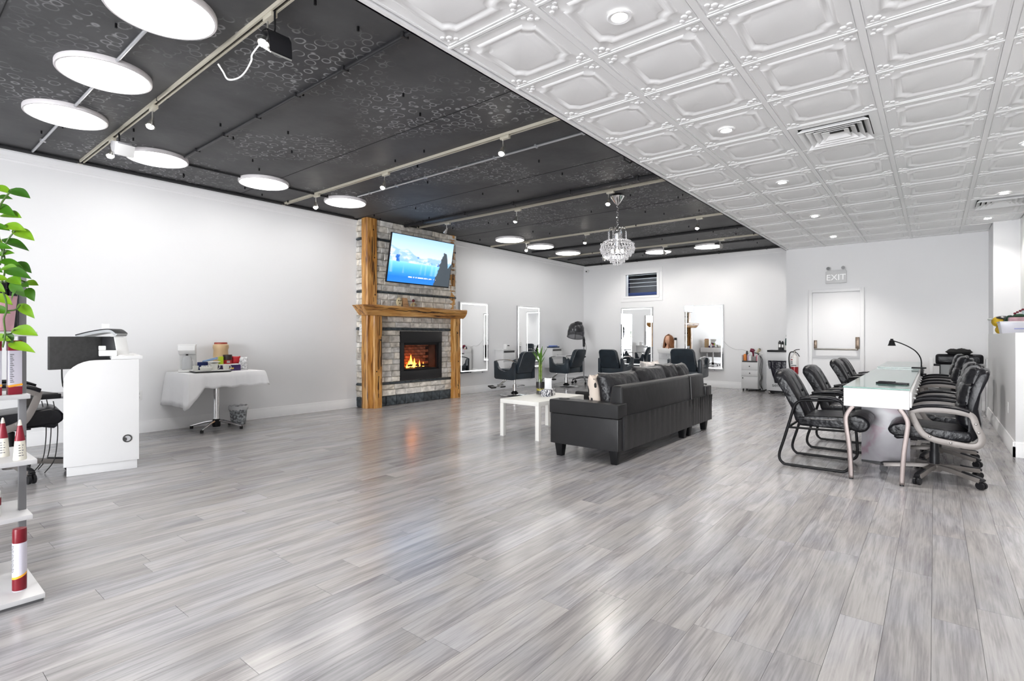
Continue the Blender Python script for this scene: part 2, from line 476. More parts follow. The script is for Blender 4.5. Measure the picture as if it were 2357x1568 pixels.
# ------------------------------------------------------------------ the room
XL, XE, XR = -7.74, -2.30, 0.98           # left wall, edge of the lower ceiling, right wall
YF, YB, YD = -7.0, 12.85, 11.52           # front wall, back wall, door wall
ZD, ZW = 3.22, 2.916                      # dark deck, white panel ceiling
struct('wall_left', G().box(XL-.2, XL, YF-.2, YB+.2, 0, ZD), white_paint, 'plain white left wall with crown moulding')
wx0, wx1, wz0, wz1 = -6.46, -5.525, 2.255, 2.887
g = G().box(XL-.2, wx0, YB, YB+.2, 0, ZD).box(wx1, -2.0, YB, YB+.2, 0, ZD).box(wx0, wx1, YB, YB+.2, 0, wz0).box(wx0, wx1, YB, YB+.2, wz1, ZD)
struct('wall_back', g, white_paint, 'white back wall behind the salon chairs')
struct('wall_door', G().box(-2.29, 1.2, YD, YB+.2, 0, ZD), white_paint, 'white wall around the exit door')
g = G().box(XR, 1.2, YF-.2, 10.65, 0, ZD).box(.685, 1.2, 10.65, YD, 0, ZD)
struct('wall_right', g, white_paint, 'white right wall')
struct('wall_ledge', G().box(.63, XR, 7.25, 10.65, 0, 1.245), white_paint, 'low white boxed-out wall with a ledge at the right', bevel=.004)
sx0, sx1, sz0, sz1 = -2.6, .45, .22, 2.67
g = G().box(XL-.2, sx0, YF-.2, YF, 0, ZD).box(sx1, 1.2, YF-.2, YF, 0, ZD).box(sx0, sx1, YF-.2, YF, 0, sz0).box(sx0, sx1, YF-.2, YF, sz1, ZD)
struct('wall_front', g, white_paint, 'white wall behind the camera with an added window opening')
sf = T('added_window_2', None, None, ((sx0+sx1)/2, YF-.1, 0), kind='structure'); sf.e['label'] = 'added window opening behind the camera that lets in daylight'  # assumed shop front, added and sized to bring daylight into the room
for k in range(4):
    x = sx0+(sx1-sx0)*k/3; sf.p('mullion', G().box(x-.03, x+.03, YF-.14, YF-.06, sz0, sz1), trim_white, .004, world=True)
sf.p('transom', G().box(sx0, sx1, YF-.14, YF-.06, sz0, sz0+.06).box(sx0, sx1, YF-.14, YF-.06, sz1-.06, sz1), trim_white, .004, world=True)
dark = struct('ceiling', G().box(XL-.2, XE, YF-.2, YB+.2, ZD, ZD+.1), ceil_dark, 'black painted ceiling deck')
# dark board seams and the black gap above the crown
g = G()
for y in (.55, 3.35, 5.30, 7.55, 9.95): g.box(XL, XE, y, y+.006, ZD-.003, ZD)
struct('seam', g, seam_dark, parent=dark)
g = G().box(XL, XL+.05, YF, YB, ZD-.02, ZD).box(XL, -2.29, YB-.05, YB, ZD-.02, ZD)
struct('shadow_gap', g, seam_dark, parent=dark)
g = G()
rd = random.Random(4)
for i in range(90):
    x = rd.uniform(XL+.2, XE-.1); y = rd.uniform(.5, 12.5)
    g.box(x-.006, x+.006, y-.006, y+.006, ZD-.03, ZD)
o = struct('fixing', g, black_metal, parent=dark); o['kind'] = 'stuff'

# lower white ceiling with pressed tiles
low = struct('ceiling_lower', G().box(XE, 1.2, YF-.2, YB, ZW+.03, ZD+.1).box(XE, XE+.012, YF, YD, ZW, ZW+.05), ceil_white, 'white pressed-tile drop ceiling')
PIT = .655
gx = [-2.262+.003]+[-1.632+PIT*i for i in range(5)]
gx = [-2.262, -1.632, -.972, -.318, .337, XR]
gy = [YF]+[2.21+PIT*i for i in range(-14, 15)]
gy = [y for y in gy if y >= YF]
gb = G()
gb.box(XE, XE+.04, YF, YD, ZW, ZW+.03)
for x in gx[1:-1]: gb.box(x-.018, x+.018, YF, YD, ZW+.004, ZW+.03)
for y in gy: gb.box(XE+.04, XR, y-.008, y+.008, ZW+.006, ZW+.03)
grid = struct('ceiling_grid', gb, ceil_white, parent=low, smooth=False)
def tile_mesh(wx, wy):
    g = G(); hx = wx/2; hy = wy/2
    def loop(a, z, n=5):
        ax = hx-a; ay = hy-a; k = .055; out = []
        for (sx, sy, st) in ((1,1,0),(-1,1,1),(-1,-1,2),(1,-1,3)):
            cx, cy = sx*ax, sy*ay
            # concave corner
            angs = {0:(270,180),1:(360,270),2:(90,0),3:(180,90)}[st]
            for i in range(n):
                t = R(angs[0]+(angs[1]-angs[0])*i/(n-1)); out.append((cx+k*math.cos(t), cy+k*math.sin(t), z))
        return out
    prof = [(.080,0),(.090,-.007),(.101,-.008),(.112,-.003),(.121,.003),(.134,.004),(.139,.001),(.144,-.0005)]
    loops = [loop(a, z) for a, z in prof]
    n = len(loops[0])
    # outer border to the first loop
    k = len(g.v)
    corner = [(hx,hy,0),(-hx,hy,0),(-hx,-hy,0),(hx,-hy,0)]
    g.v += corner
    base = len(g.v)
    for l in loops: g.v += l
    for c in range(4):
        for i in range(4): g.f.append((k+c, base+c*5+i+1, base+c*5+i))
        c2 = (c+1) % 4
        g.f.append((k+c, k+c2, base+c2*5, base+c*5+4))
    for q in range(len(loops)-1):
        for i in range(n): g.f.append((base+q*n+i, base+q*n+(i+1)%n, base+(q+1)*n+(i+1)%n, base+(q+1)*n+i))
    g.f.append(tuple(base+(len(loops)-1)*n+i for i in range(n)))
    # raised outer fillet
    for (sx, sy) in ((1,1),(-1,1),(-1,-1),(1,-1)):
        for (dx, dy, r) in ((.070,.070,.020),(.038,.092,.016),(.092,.038,.016),(.046,.046,.012)):
            g.ell((sx*(hx-dx), sy*(hy-dy), -.002), (r, r, r*.4), 8, 4)
    for s in (-1, 1):
        g.box(-hx+.012, hx-.012, s*(hy-.017)-.003, s*(hy-.017)+.003, -.005, .002)
        g.box(s*(hx-.017)-.003, s*(hx-.017)+.003, -hy+.012, hy-.012, -.005, .002)
    return g
tiles = {}
VENTS = [(2, 4), (4, 10)]                 # tiles replaced by air diffusers (column, row in gy index offset)
row0 = gy.index(2.21)
vent_spots = []
for ci in range(5):
    for ri in range(len(gy)):
        y0 = gy[ri]; y1 = gy[ri+1] if ri+1 < len(gy) else YD
        if y1-y0 < .1: continue
        x0, x1 = gx[ci], gx[ci+1]
        if ci == 4 and y0 > 10.6: x1 = .685
        if (ci, ri-row0) in VENTS: vent_spots.append((x0,x1,y0,y1)); continue
        key = (round(x1-x0,2), round(y1-y0,2))
        if key not in tiles:
            gg = tile_mesh(x1-x0-.02, y1-y0-.012)
            if key[1] > .6 and key[0] > .55: me = mesh_from('ceiling_tile', gg, smooth=True, angle=30)
            else: me = mesh_from('ceiling_tile', G().box(-(x1-x0)/2+.01, (x1-x0)/2-.01, -(y1-y0)/2, (y1-y0)/2, -.002, .01), smooth=False)
            me.materials.append(ceil_white); tiles[key] = me
        o = obj('ceiling_tile', tiles[key], None, low, loc=((x0+x1)/2, (y0+y1)/2, ZW+.014))
# diffusers
def diffuser(x0, x1, y0, y1, label):
    cx, cy = (x0+x1)/2, (y0+y1)/2; w = (x1-x0)/2-.02; h = (y1-y0)/2-.012
    t = T('air_diffuser', label, 'vent', (cx, cy, ZW+.012))
    def ring(a, b, z0, z1):
        g = G(); p = [(-w+a,-h+a),(w-a,-h+a),(w-a,h-a),(-w+a,h-a)]; q = [(-w+b,-h+b),(w-b,-h+b),(w-b,h-b),(-w+b,h-b)]
        v = [(*c,z0) for c in p]+[(*c,z1) for c in q]+[(*c,z0+.004) for c in p]+[(*c,z1+.004) for c in q]
        f = []
        for i in range(4):
            j = (i+1)%4; f += [(i,j,4+j,4+i),(8+i,12+i,12+j,8+j),(i,8+i,8+j,j),(4+i,4+j,12+j,12+i)]
        return g.add(v, f)
    t.p('frame', ring(0,.06,-.004,-.004), ceil_white, smooth=False)
    t.p('throat', G().box(-w+.03, w-.03, -h+.03, h-.03, .013, .017), M('vent_dark', (.05,.05,.05), .8), smooth=False)
    for k, a in enumerate((.06,.11,.16,.21)):
        t.p('louvre', ring(a, a+.045, -.034+.003*k, .010), ceil_white, smooth=False)
    return t
vl = ['square white air diffuser nearer the camera in the tiled ceiling', 'white air diffuser further off beside the right wall in the tiled ceiling']
vent_spots.sort(key=lambda q: q[2])
for q, l in zip(vent_spots, vl): diffuser(*q, l)

# crown and baseboards
def crown_prof(): return [(0,-.115),(.008,-.115),(.012,-.095),(.022,-.09),(.024,-.06),(.034,-.05),(.04,-.02),(.05,-.016),(.05,0),(0,0)]
g = G().prism([(XL+a, 3.2+b) for a, b in crown_prof()], 'y', YF, 5.36)
g.prism([(XL+a, 3.2+b) for a, b in crown_prof()], 'y', 7.46, YB)
struct('trim_1', g, trim_white, 'white crown moulding along the left wall')
g = G().prism([(YB-a, 3.2+b) for a, b in crown_prof()], 'x', XL, -2.29)
struct('trim_2', g, trim_white, 'white crown moulding along the back wall')
BP = [(0,0),(.020,0),(.020,.105),(.013,.115),(.013,.14),(.008,.15),(0,.15)]
def bb_x(x, sgn, y0, y1): return G().prism([(x+sgn*a, b) for a, b in BP], 'y', y0, y1)
def bb_y(y, sgn, x0, x1): return G().prism([(y+sgn*a, b) for a, b in BP], 'x', x0, x1)
g = bb_x(XL, 1, YF, 5.36); g2 = bb_x(XL, 1, 7.46, YB); g.add(g2.v, g2.f)
struct('baseboard_left', g, trim_white, 'white baseboard along the left wall')
struct('baseboard_back', bb_y(YB, -1, XL, -2.29), trim_white, 'white baseboard along the back wall')
g = bb_y(YD, -1, -2.29, -1.894)
for q in (bb_y(YD, -1, -1.0, .685), bb_x(-2.29, -1, YD, YB)): g.add(q.v, q.f)
struct('baseboard_door', g, trim_white, 'white baseboard along the exit door wall')
g = bb_x(.63, -1, 7.23, 10.65)
for q in (bb_y(7.25, -1, .61, XR), bb_x(.685, -1, 10.65, YD), bb_x(XR, -1, YF, 7.25)): g.add(q.v, q.f)
struct('baseboard_right', g, trim_white, 'white baseboard along the right wall')

# floor: planks
fl = struct('floor', G().box(XL-.2, 1.2, YF-.2, YB+.2, -.1, -.006), plank_gap, 'grey wood-look plank floor')
PW, PL = .155, 1.22
pm = mesh_from('plank', G().box(-PW/2+.0006, PW/2-.0006, -PL/2+.0007, PL/2-.0007, -.008, 0), smooth=False); pm.materials.append(plank_mat)
fwd = Vector((-math.sin(R(38.83)), math.cos(R(38.83)))); rgt = Vector((math.cos(R(38.83)), math.sin(R(38.83))))
cand = []
nx = int((XR+.2-XL)/PW)+2
for i in range(nx):
    x = XL-.02+PW*(i+.5)
    offy = random.choice((0,.2,.41,.62,.83,1.03))*PL*.98+random.uniform(-.06,.06)
    y = YF-PL+offy
    while y < YB+.6:
        d = Vector((x, y)).dot(fwd); u = Vector((x, y)).dot(rgt)
        seen = False; area = 0
        for yy in (y-.5, y-.25, y, y+.25, y+.5):
            d = Vector((x, yy)).dot(fwd); u = Vector((x, yy)).dot(rgt)
            if d > .3 and abs(u/d) < .99 and 1.2/d < .67: area += 1/d**3
        cand.append((area, x, y)); y += PL
cand.sort(key=lambda c: -c[0])
for a, x, y in cand[:300]:
    obj('plank', pm, None, fl, loc=(x, y, 0))
g = G()
for a, x, y in cand[300:]: g.box(x-PW/2+.0006, x+PW/2-.0006, y-PL/2+.0007, y+PL/2-.0007, -.008, 0)
o = obj('far_planks', g, plank_mat, fl, smooth=False); o['kind'] = 'stuff'

# exit door
d = T('door_1', None, None, ((-1.894-1.0)/2, YD, 0), kind='structure')
d.e['label'] = 'white exit door with a push bar'
g = G().box(-.447,-.385,-.045,.0,0,2.11).box(.385,.447,-.045,0,0,2.11).box(-.385,.385,-.045,0,2.05,2.11)
d.p('door_frame', g, door_paint, .004)
leaf = d.p('door_leaf', G().box(-.383,.383,-.022,-.002,.005,2.048), door_paint, .002)
d.p('kick_line', G().box(-.38,.38,-.024,-.021,.80,.806), M('door_seam', (.6,.6,.6), .5))
bar = d.p('push_bar', G().cyl((-.34,-.10,.972),(.345,-.10,.972),.016,n=12), M('bar_metal', (.22,.21,.19), .35, .8))
for x, z1, w in ((-.33,1.14,.05),(.345,1.20,.062)):
    b_ = d.p('latch_box', G().box(x-w/2, x+w/2, -.07, -.022, .985, z1), brass_old, .008)
    d.p('latch_arm', G().obox((x,-.085,1.0),(.03,.05,.08),(R(15),0,0)), brass_old, .006, par=b_)
# window high in the back wall
w = T('window_1', None, None, ((wx0+wx1)/2, YB, (wz0+wz1)/2), kind='structure'); w.e['label'] = 'small high window in the back wall'
hw, hh = (wx1-wx0)/2, (wz1-wz0)/2
def frame(g, a, b, y0, y1, hw=hw, hh=hh):
    g.box(-hw-b, hw+b, y0, y1, hh-a, hh+b).box(-hw-b, hw+b, y0, y1, -hh-b, -hh+a).box(-hw-b, -hw+a, y0, y1, -hh+a, hh-a).box(hw-a, hw+b, y0, y1, -hh+a, hh-a); return g
w.p('window_casing', frame(G(), 0, .12, -.015, 0), trim_white, .004)
w.p('window_frame', frame(G(), .03, .035, -.028, .06), trim_white, .006)
w.p('window_pane', G().box(-hw+.03, hw-.03, .03, .036, -hh+.03, hh-.03), M('window_glass', (.95,.97,.98), .02, trans=1., ior=1.2))
# workshop seen through it
bx0, bx1, by0, by1, bz0, bz1 = -7.9, -4.4, YB+.2, YB+2.4, 1.6, 3.2
g = G().box(bx0, bx1, by1, by1+.05, bz0, bz1).box(bx0-.05, bx0, by0, by1, bz0, bz1).box(bx1, bx1+.05, by0, by1, bz0, bz1).box(bx0, bx1, by0, by1, bz0-.05, bz0)
struct('wall_beyond', g, M('workshop_grey', (.30,.30,.315), .7, noise=(1.5,.3)), 'grey workshop wall seen through the high window')
struct('ceiling_beyond', G().box(bx0-.05, bx1+.05, by0, by1+.05, bz1-.16, bz1), M('workshop_dark', (.03,.03,.035), .8))
one('workshop_fill_lamp', 'added strip lamp that brightens the workshop behind the high window', 'lamp', G().box(-7.2,-5.6,-.04,.04,-.03,.03), M('workshop_fill_lit', (1,1,1), .5, emis=((.9,.95,1), 18)), (0, YB+.5, 3.0), bevel=.01)  # lamp added to light the workshop, no real fitting known there
one('roller_beam', 'blue horizontal beam low behind the high window', 'beam', G().box(-1.0,1.6,-.04,.04,-.045,.045), M('blue_beam', (.035,.07,.24), .5), (-6.4, YB+1.7, 2.48), bevel=.008)
one('steel_column', 'dark blue upright column at the left behind the high window', 'column', G().box(-.06,.06,-.05,.05,-.7,.7), M('navy_column', (.012,.03,.12), .5), (-7.28, YB+1.8, 2.3), bevel=.01)
for i in range(4):
    one('guide_rail', ['topmost','second','third','lowest'][i]+' thin pale rail behind the high window', 'rail', G().cyl((-.8,0,0),(1.8,0,0),.006,n=6), M('pale_rail', (.6,.6,.62), .4), (-6.5, YB+1.2, 2.98-.11*i), group='rails behind the high window')
# ------------------------------------------------------------------ round LED panels
def disc_proto():
    t = T('round_ceiling_light', 'x', 'ceiling light', (0,0,0))
    r = .30
    t.p('rim', G().lathe([(r-.03,0),(r-.002,0),(r,-.006),(r,-.034),(r-.004,-.04),(r-.016,-.04),(r-.016,-.034),(r-.03,-.03)], 48, caps=False), disc_rim)
    t.p('back_plate', G().lathe([(r-.04,-.001),(r-.04,-.012)], 48), disc_rim)
    t.p('diffuser', G().lathe([(r-.017,-.030),(r-.017,-.037),(r-.03,-.0385),(.12,-.0395),(.01,-.0395)], 48), disc_em)
    return t.e
DL = [((-2.5,1.16),'round LED ceiling panel just outside the top of the photo'),
 ((-3.68,1.155),'largest round LED ceiling panel, cut by the top edge of the photo'),
 ((-4.914,1.17),'round LED ceiling panel second from the top left, between two others in a row'),
 ((-6.10,1.17),'round LED ceiling panel furthest left above the white wall'),
 ((-6.77,2.087),'round LED ceiling panel beside the grey folded flood lamp near the left wall'),
 ((-6.77,3.285),'round LED ceiling panel above the coffee table wall, middle of the left wall row'),
 ((-6.79,4.505),'round LED ceiling panel just left of the stone chimney'),
 ((-6.78,8.353),'first round LED ceiling panel to the right of the stone chimney'),
 ((-6.77,9.412),'round LED ceiling panel second to the right of the stone chimney, touching a spotlight'),
 ((-6.77,10.529),'round LED ceiling panel nearest the far left corner along the left wall'),
 ((-6.20,11.74),'leftmost round LED ceiling panel in the row along the back wall'),
 ((-5.03,11.70),'middle round LED ceiling panel in the row along the back wall'),
 ((-3.88,11.70),'rightmost round LED ceiling panel along the back wall by the white ceiling edge'),
 ((-4.9,-1.6),'added round LED panel behind the camera in the middle of the dark ceiling'),  # this panel and the next are unseen, added to light the room
 ((-3.1,-1.6),'added round LED panel behind the camera by the white ceiling edge')]
pr0 = disc_proto()
for i, ((x, y), l) in enumerate(DL):
    o = pr0 if i == 0 else dup(pr0, (x, y, ZD), 0)
    o.location = (x, y, ZD); o['label'] = l; o['group'] = 'round LED ceiling panels'

# ------------------------------------------------------------------ recessed downlights
def down_proto():
    t = T('recessed_downlight', 'x', 'downlight', (0,0,0))
    t.p('trim_ring', G().lathe([(.040,.012),(.043,-.003),(.060,-.006),(.066,-.003),(.066,.004)], 28, caps=False), trim_white)
    t.p('lens', G().lathe([(.042,.010),(.040,.006),(.02,.004),(.004,.004)], 28), down_em)
    return t.e
LW = [((-1.32,2.561),'recessed downlight at the top of the photo, nearest in the tiled ceiling'),
 ((-1.35,4.52),'second recessed downlight from the camera, left of the air diffuser'),
 ((-1.32,6.439),'third recessed downlight from the camera in the tiled ceiling'),
 ((-1.33,8.535),'fourth recessed downlight from the camera in the tiled ceiling'),
 ((-1.35,10.473),'recessed downlight furthest back, above the exit door'),
 ((.65,8.585),'recessed downlight just above the right-hand air diffuser'),
 ((.60,10.25),'recessed downlight in the far right corner of the tiled ceiling'),
 ((.65,6.5),'recessed downlight beyond the right edge of the photo, over the office chairs'),
 ((.65,4.5),'recessed downlight beyond the right edge of the photo, second from the camera'),
 ((.65,2.5),'recessed downlight beyond the right edge of the photo, nearest the camera'),
 ((-1.32,.6),'recessed downlight above the camera'),
 ((-1.32,-1.4),'added recessed downlight behind the camera'),  # this downlight and the next are unseen extras added for more light
 ((.3,-1.4),'added recessed downlight behind the camera at the right')]
p1_ = down_proto()
for i, ((x, y), l) in enumerate(LW):
    o = p1_ if i == 0 else dup(p1_, (x, y, ZW), 0)
    o.location = (x, y, ZW+.004); o['label'] = l; o['group'] = 'recessed downlights in the tiled ceiling'
    ld = bpy.data.lights.new('down_beam', 'SPOT'); ld.energy = (2 if y > 10 else 5) if (x > .3 and y > 8) else (26 if y < 3 else 62); ld.spot_size = R(110); ld.spot_blend = .8; ld.shadow_soft_size = .04; ld.color = (1,.96,.92)
    lo = bpy.data.objects.new('lamp_beam', ld); COL.objects.link(lo); lo.parent = o; lo.location = (0,0,-.02)

# ------------------------------------------------------------------ lighting tracks
TY = [1.59, 4.01, 6.43, 8.78, 11.0]
tn = ['nearest cream lighting track crossing the dark ceiling at the top left', 'second cream lighting track, in front of the stone chimney', 'third cream lighting track, running behind the chandelier canopy', 'fourth cream lighting track, passing behind the chandelier', 'furthest cream lighting track near the back wall']
for y, l in zip(TY, tn):
    t = T('lighting_track', l, 'track', (-5.0, y, ZD), group='lighting tracks')
    xa = -2.64 if abs(y-6.43) > .1 else -2.38
    t.p('rail', G().prism([(-.022,0),(-.022,-.028),(-.010,-.028),(-.010,-.010),(.010,-.010),(.010,-.028),(.022,-.028),(.022,0)], 'x', xa, 2.66), cream_metal)
    t.p('slot', G().box(xa+.01,2.65,-.0095,.0095,-.013,-.0105), cream_dark)
    t.p('end_cap', G().box(xa-.02,xa,-.024,.024,-.03,0), cream_metal, .003)
def spot(x, y, aim, label, lit=True, off=True):
    wt = SPOT_WATT*(.75 if y > 10.5 else 2.6 if y > 5 else 1.2)
    t = T('track_spotlight', label, 'spotlight', (x, y, ZD-.028), group='spotlights on the tracks')
    t.p('adapter', G().box(-.055,.055,-.02,.02,-.03,.0), cream_metal, .003)
    stem = t.p('stem', G().tube([(-.03,0,-.03),(-.03,0,-.085),(-.03+.012*aim[0],.012*aim[1],-.10)], .006, 8), satin)
    d = Vector(aim).normalized()
    p = Vector((-.03,0,-.105)); q = p + d*.085
    t.p('lamp_head', G().tube([p, p+d*.02, p+d*.045, q-d*.012, q], [.012,.020,.024,.036,.036], 14), satin)
    t.p('yoke', G().tube(smooth_path([p+Vector((.02,0,.02)), p+d*.05+Vector((.04,0,.01)), q+Vector((.03,.0,.0))], 4), .005, 6), satin)
    t.p('bulb', G().ell(tuple(q), (.028,.028,.020), 12, 6), bulb_em if lit else plastic_white)
    if lit:
        ld = bpy.data.lights.new('spot_beam', 'SPOT'); ld.energy = wt; ld.spot_size = R(80); ld.spot_blend = .6; ld.shadow_soft_size = .03; ld.color = (1,.94,.88)
        lo = bpy.data.objects.new('spot_beam', ld); COL.objects.link(lo); lo.parent = t.e
        lo.location = q + d*.03; lo.rotation_euler = d.to_track_quat('-Z','Y').to_euler()
    return t
sp = [(-3.2,0,(.1,-.35,-.9),'lit spotlight beside the big black flood shade at the top',1),
 (-5.249,0,(.25,-.25,-.8),'lit spotlight halfway along the nearest track',1),
 (-6.427,0,(.3,-.2,-.8),'spotlight beside the grey folded flood lamp, near the left wall',1),
 (-6.732,1,(.3,-.2,-.9),'spotlight left of the round panel by the chimney, end of the second track',1),
 (-5.192,1,(.1,-.4,-.9),'starry lit spotlight in the middle of the second track',1),
 (-3.313,1,(.1,-.4,-.9),'lit spotlight at the right of the second track near the white ceiling',1),
 (-5.055,2,(-.2,-.1,-.9),'white spotlight pointing down in the middle of the third track',1),
 (-6.612,2,(-.6,.2,-.4),'unlit white spotlight above the television at the end of the third track',0),
 (-3.449,2,(.1,-.4,-.9),'lit spotlight touching the chandelier canopy',1),
 (-5.211,3,(0,-.4,-.9),'lit spotlight just left of the chandelier crystals',1),
 (-3.052,3,(0,-.4,-.9),'lit spotlight right of the chandelier under the fourth track',1),
 (-6.651,3,(.2,-.3,-.8),'spotlight in front of the second round panel right of the chimney',1),
 (-6.078,4,(.05,.75,-.6),'spotlight at the left end of the furthest track',1),  # the three furthest heads are switched on to brighten the back wall
 (-4.577,4,(.05,.75,-.6),'spotlight in the middle of the furthest track',1),
 (-3.377,4,(.05,.75,-.6),'spotlight at the right end of the furthest track above a round panel',1)]
for x, k, aim, l, lit in sp: spot(x, TY[k], aim, l, lit)

# big shades hanging from the nearest track
t = T('flood_shade', 'black curved metal flood shade hanging at the top left of the dark ceiling', 'lamp shade', (-3.14, 1.60, 2.985))
out = []
for i in range(9):
    a = R(-20+i*17); out.append((.02+.16*math.sin(a)*.9, -.12+.14*(1-math.cos(a))*-.2, 0))
shell = [( .00,.10),(.06,.105),(.12,.09),(.155,.04),(.165,-.03),(.17,-.10)]
g = G()
n = len(shell)
for y in (-.085,.085):
    g.v += [(x*.72-.06, y*.8, z*.75) for x, z in shell]
for i in range(n-1): g.f.append((i, i+1, n+i+1, n+i))
k = len(g.v)
g.v += [(x*.72-.066, y*.8, z*.75-.006) for y in (-.085,.085) for x, z in shell]
for i in range(n-1): g.f.append((k+i, k+n+i, k+n+i+1, k+i+1))
t.p('shade', g, black_plastic)
t.p('lower_flap', G().hexa([(-.05,-.065,-.02),(.06,-.065,-.09),(.06,.065,-.09),(-.05,.065,-.02)], [(-.045,-.065,-.012),(.065,-.065,-.082),(.065,.065,-.082),(-.045,.065,-.012)]), M('shade_grey', (.22,.22,.21), .4))
t.p('bracket', G().tube([(.0,-.01,.207),(.0,-.01,.10),(-.03,0,.07)], .006, 6), black_metal)
t.p('white_cord', G().tube(smooth_path([(-.06,-.06,.02),(-.10,-.10,-.06),(-.105,-.104,-.10),(-.132,-.126,-.166),(-.167,-.154,-.206),(-.215,-.192,-.214),(-.239,-.212,-.166),(-.262,-.23,-.121)], 5), .005, 6), plastic_white)
t = T('folded_flood_lamp', 'grey folded sheet metal flood lamp near the left wall', 'lamp', (-6.21, 1.57, 3.11))
t.p('housing', G().prism([(-.11,.03),(.11,-.03),(.13,-.10),(.10,-.16),(.02,-.12),(-.09,-.08),(-.13,-.02)], 'y', -.02, .10), grey_metal, .006)
t.p('visor', G().hexa([(.10,-.04,-.16),(.14,-.04,-.06),(.14,.10,-.06),(.10,.10,-.16)], [(.12,-.05,-.16),(.155,-.05,-.06),(.155,.11,-.06),(.12,.11,-.16)]), plastic_white, .003)
t.p('hanger', G().cyl((0,.02,-.03),(0,.02,.081),.008,n=8), black_metal)

# ------------------------------------------------------------------ conduits and pipes on the dark ceiling
def pipe(name, label, pts, r, mat, clips=0):
    o = Vector(pts[0]); t = T(name, label, 'pipe', o, group='pipes on the dark ceiling')
    t.p('pipe_run', G().tube([Vector(p)-o for p in pts], r, 10), mat)
    P = [Vector(p)-o for p in pts]
    for i in range(clips):
        q = P[0].lerp(P[-1], (i+.5)/clips); t.p('clip', G().box(q.x-.012,q.x+.012,q.y-r-.012,q.y+r+.012,q.z-r-.003,ZD-o.z-.001), mat, .002)
pipe('conduit', 'thin grey conduit linking the row of round panels at the top left', [(-7.6,1.17,ZD-.015),(-2.4,1.17,ZD-.015)], .012, conduit_grey, 5)
pipe('conduit', 'dark conduit between the first and second lighting tracks', [(-6.5,2.27,ZD-.018),(-2.4,2.27,ZD-.018)], .014, conduit_black, 6)
pipe('conduit', 'shiny bare conduit just behind the second lighting track', [(-6.4,4.45,ZD-.016),(-2.4,4.45,ZD-.016)], .012, conduit_grey, 7)
pipe('gas_pipe', 'thick black pipe just before the third lighting track', [(-7.40,6.13,ZD-.03),(-2.4,6.13,ZD-.03)], .026, conduit_black, 5)
pipe('conduit', 'dark conduit joining the round panels along the left wall', [(-6.77,2.1,ZD-.014),(-6.77,4.5,ZD-.014)], .012, conduit_black, 2)
pipe('gas_pipe', 'black pipe crossing behind the chandelier', [(-7.4,9.95,ZD-.025),(-2.4,9.95,ZD-.025)], .022, conduit_black, 4)
pipe('gas_pipe', 'black pipe just beyond the furthest lighting track', [(-7.4,11.5,ZD-.02),(-2.4,11.5,ZD-.02)], .018, conduit_black, 4)
pipe('gas_pipe', 'black pipe along the top of the back wall', [(-7.6,12.68,ZD-.03),(-2.4,12.68,ZD-.03)], .024, conduit_black, 5)
pipe('gas_pipe', 'black pipe along the top of the left wall', [(-7.6,.2,ZD-.02),(-7.6,5.2,ZD-.02)], .018, conduit_black, 4)
pipe('cable', 'short black cable curling down beside the white ceiling edge', [(-2.62,5.2,ZD-.01),(-2.62,5.2,ZD-.10),(-2.58,5.25,ZD-.13),(-2.5,5.35,ZD-.02)], .012, conduit_black, 0)

# ------------------------------------------------------------------ chandelier
crystal = M('crystal', (.95,.95,.97), .05, trans=.75, ior=1.5, emis=((1,.97,.95), .04))  # faint glow put into the crystals, though only the bulbs are lamps
CH = Vector((-3.50, 6.73, ZD))
t = T('chandelier', 'tiered crystal chandelier hanging from the dark ceiling', 'chandelier', CH)
t.p('canopy', G().lathe([(.06,-.005),(.10,-.03),(.09,-.05),(.04,-.12),(.012,-.15)], 20), chrome)
g = G()
for i in range(9):
    z = -.16-i*.036
    g.tube([(.012*math.cos(a)*(1 if i%2 else .3), .012*math.cos(a)*(.3 if i%2 else 1), z+.024*math.sin(a)) for a in [R(k*45) for k in range(8)]], .0035, 5, closed=True)
t.p('chain', g, chrome)
t.p('column', G().lathe([(.006,-.46),(.03,-.5),(.045,-.56),(.03,-.60),(.04,-.68),(.02,-.75)], 14), chrome)
g = G()
for i in range(8):
    a = 2*PI*i/8; c, s_ = math.cos(a), math.sin(a)
    g.tube(smooth_path([(.02*c,.02*s_,-.54),(.06*c,.06*s_,-.475),(.11*c,.11*s_,-.475),(.13*c,.13*s_,-.53)], 4), .005, 6)
t.p('arm', g, chrome)
g = G()
def rg(r, z):
    g.tube([(r*math.cos(2*PI*i/28), r*math.sin(2*PI*i/28), z) for i in range(28)], .006, 6, closed=True)
for r, z in ((.235,-.70),(.20,-.80),(.15,-.86),(.10,-.90),(.06,-.94)): rg(r, z)
t.p('ring_frame', g, chrome)
g = G()
def bead(x, y, z, r):
    k = len(g.v); g.v += [(x,y,z+r*1.3),(x+r,y,z),(x,y+r,z),(x-r,y,z),(x,y-r,z),(x,y,z-r*1.3)]
    g.f += [(k,k+1,k+2),(k,k+2,k+3),(k,k+3,k+4),(k,k+4,k+1),(k+5,k+2,k+1),(k+5,k+3,k+2),(k+5,k+4,k+3),(k+5,k+1,k+4)]
for i in range(8):
    a = 2*PI*i/8
    for j in range(6): bead(.13*math.cos(a), .13*math.sin(a), -.54-j*.025, .010)
for i in range(30):
    a = 2*PI*i/30; c, s_ = math.cos(a), math.sin(a)
    for j in range(9):
        q = j/8; r = .12+.115*math.sin(q*PI/2); z = -.655-.13*q**2.2+ (0 if q < .5 else 0)
        bead(r*c, r*s_, z, .011)
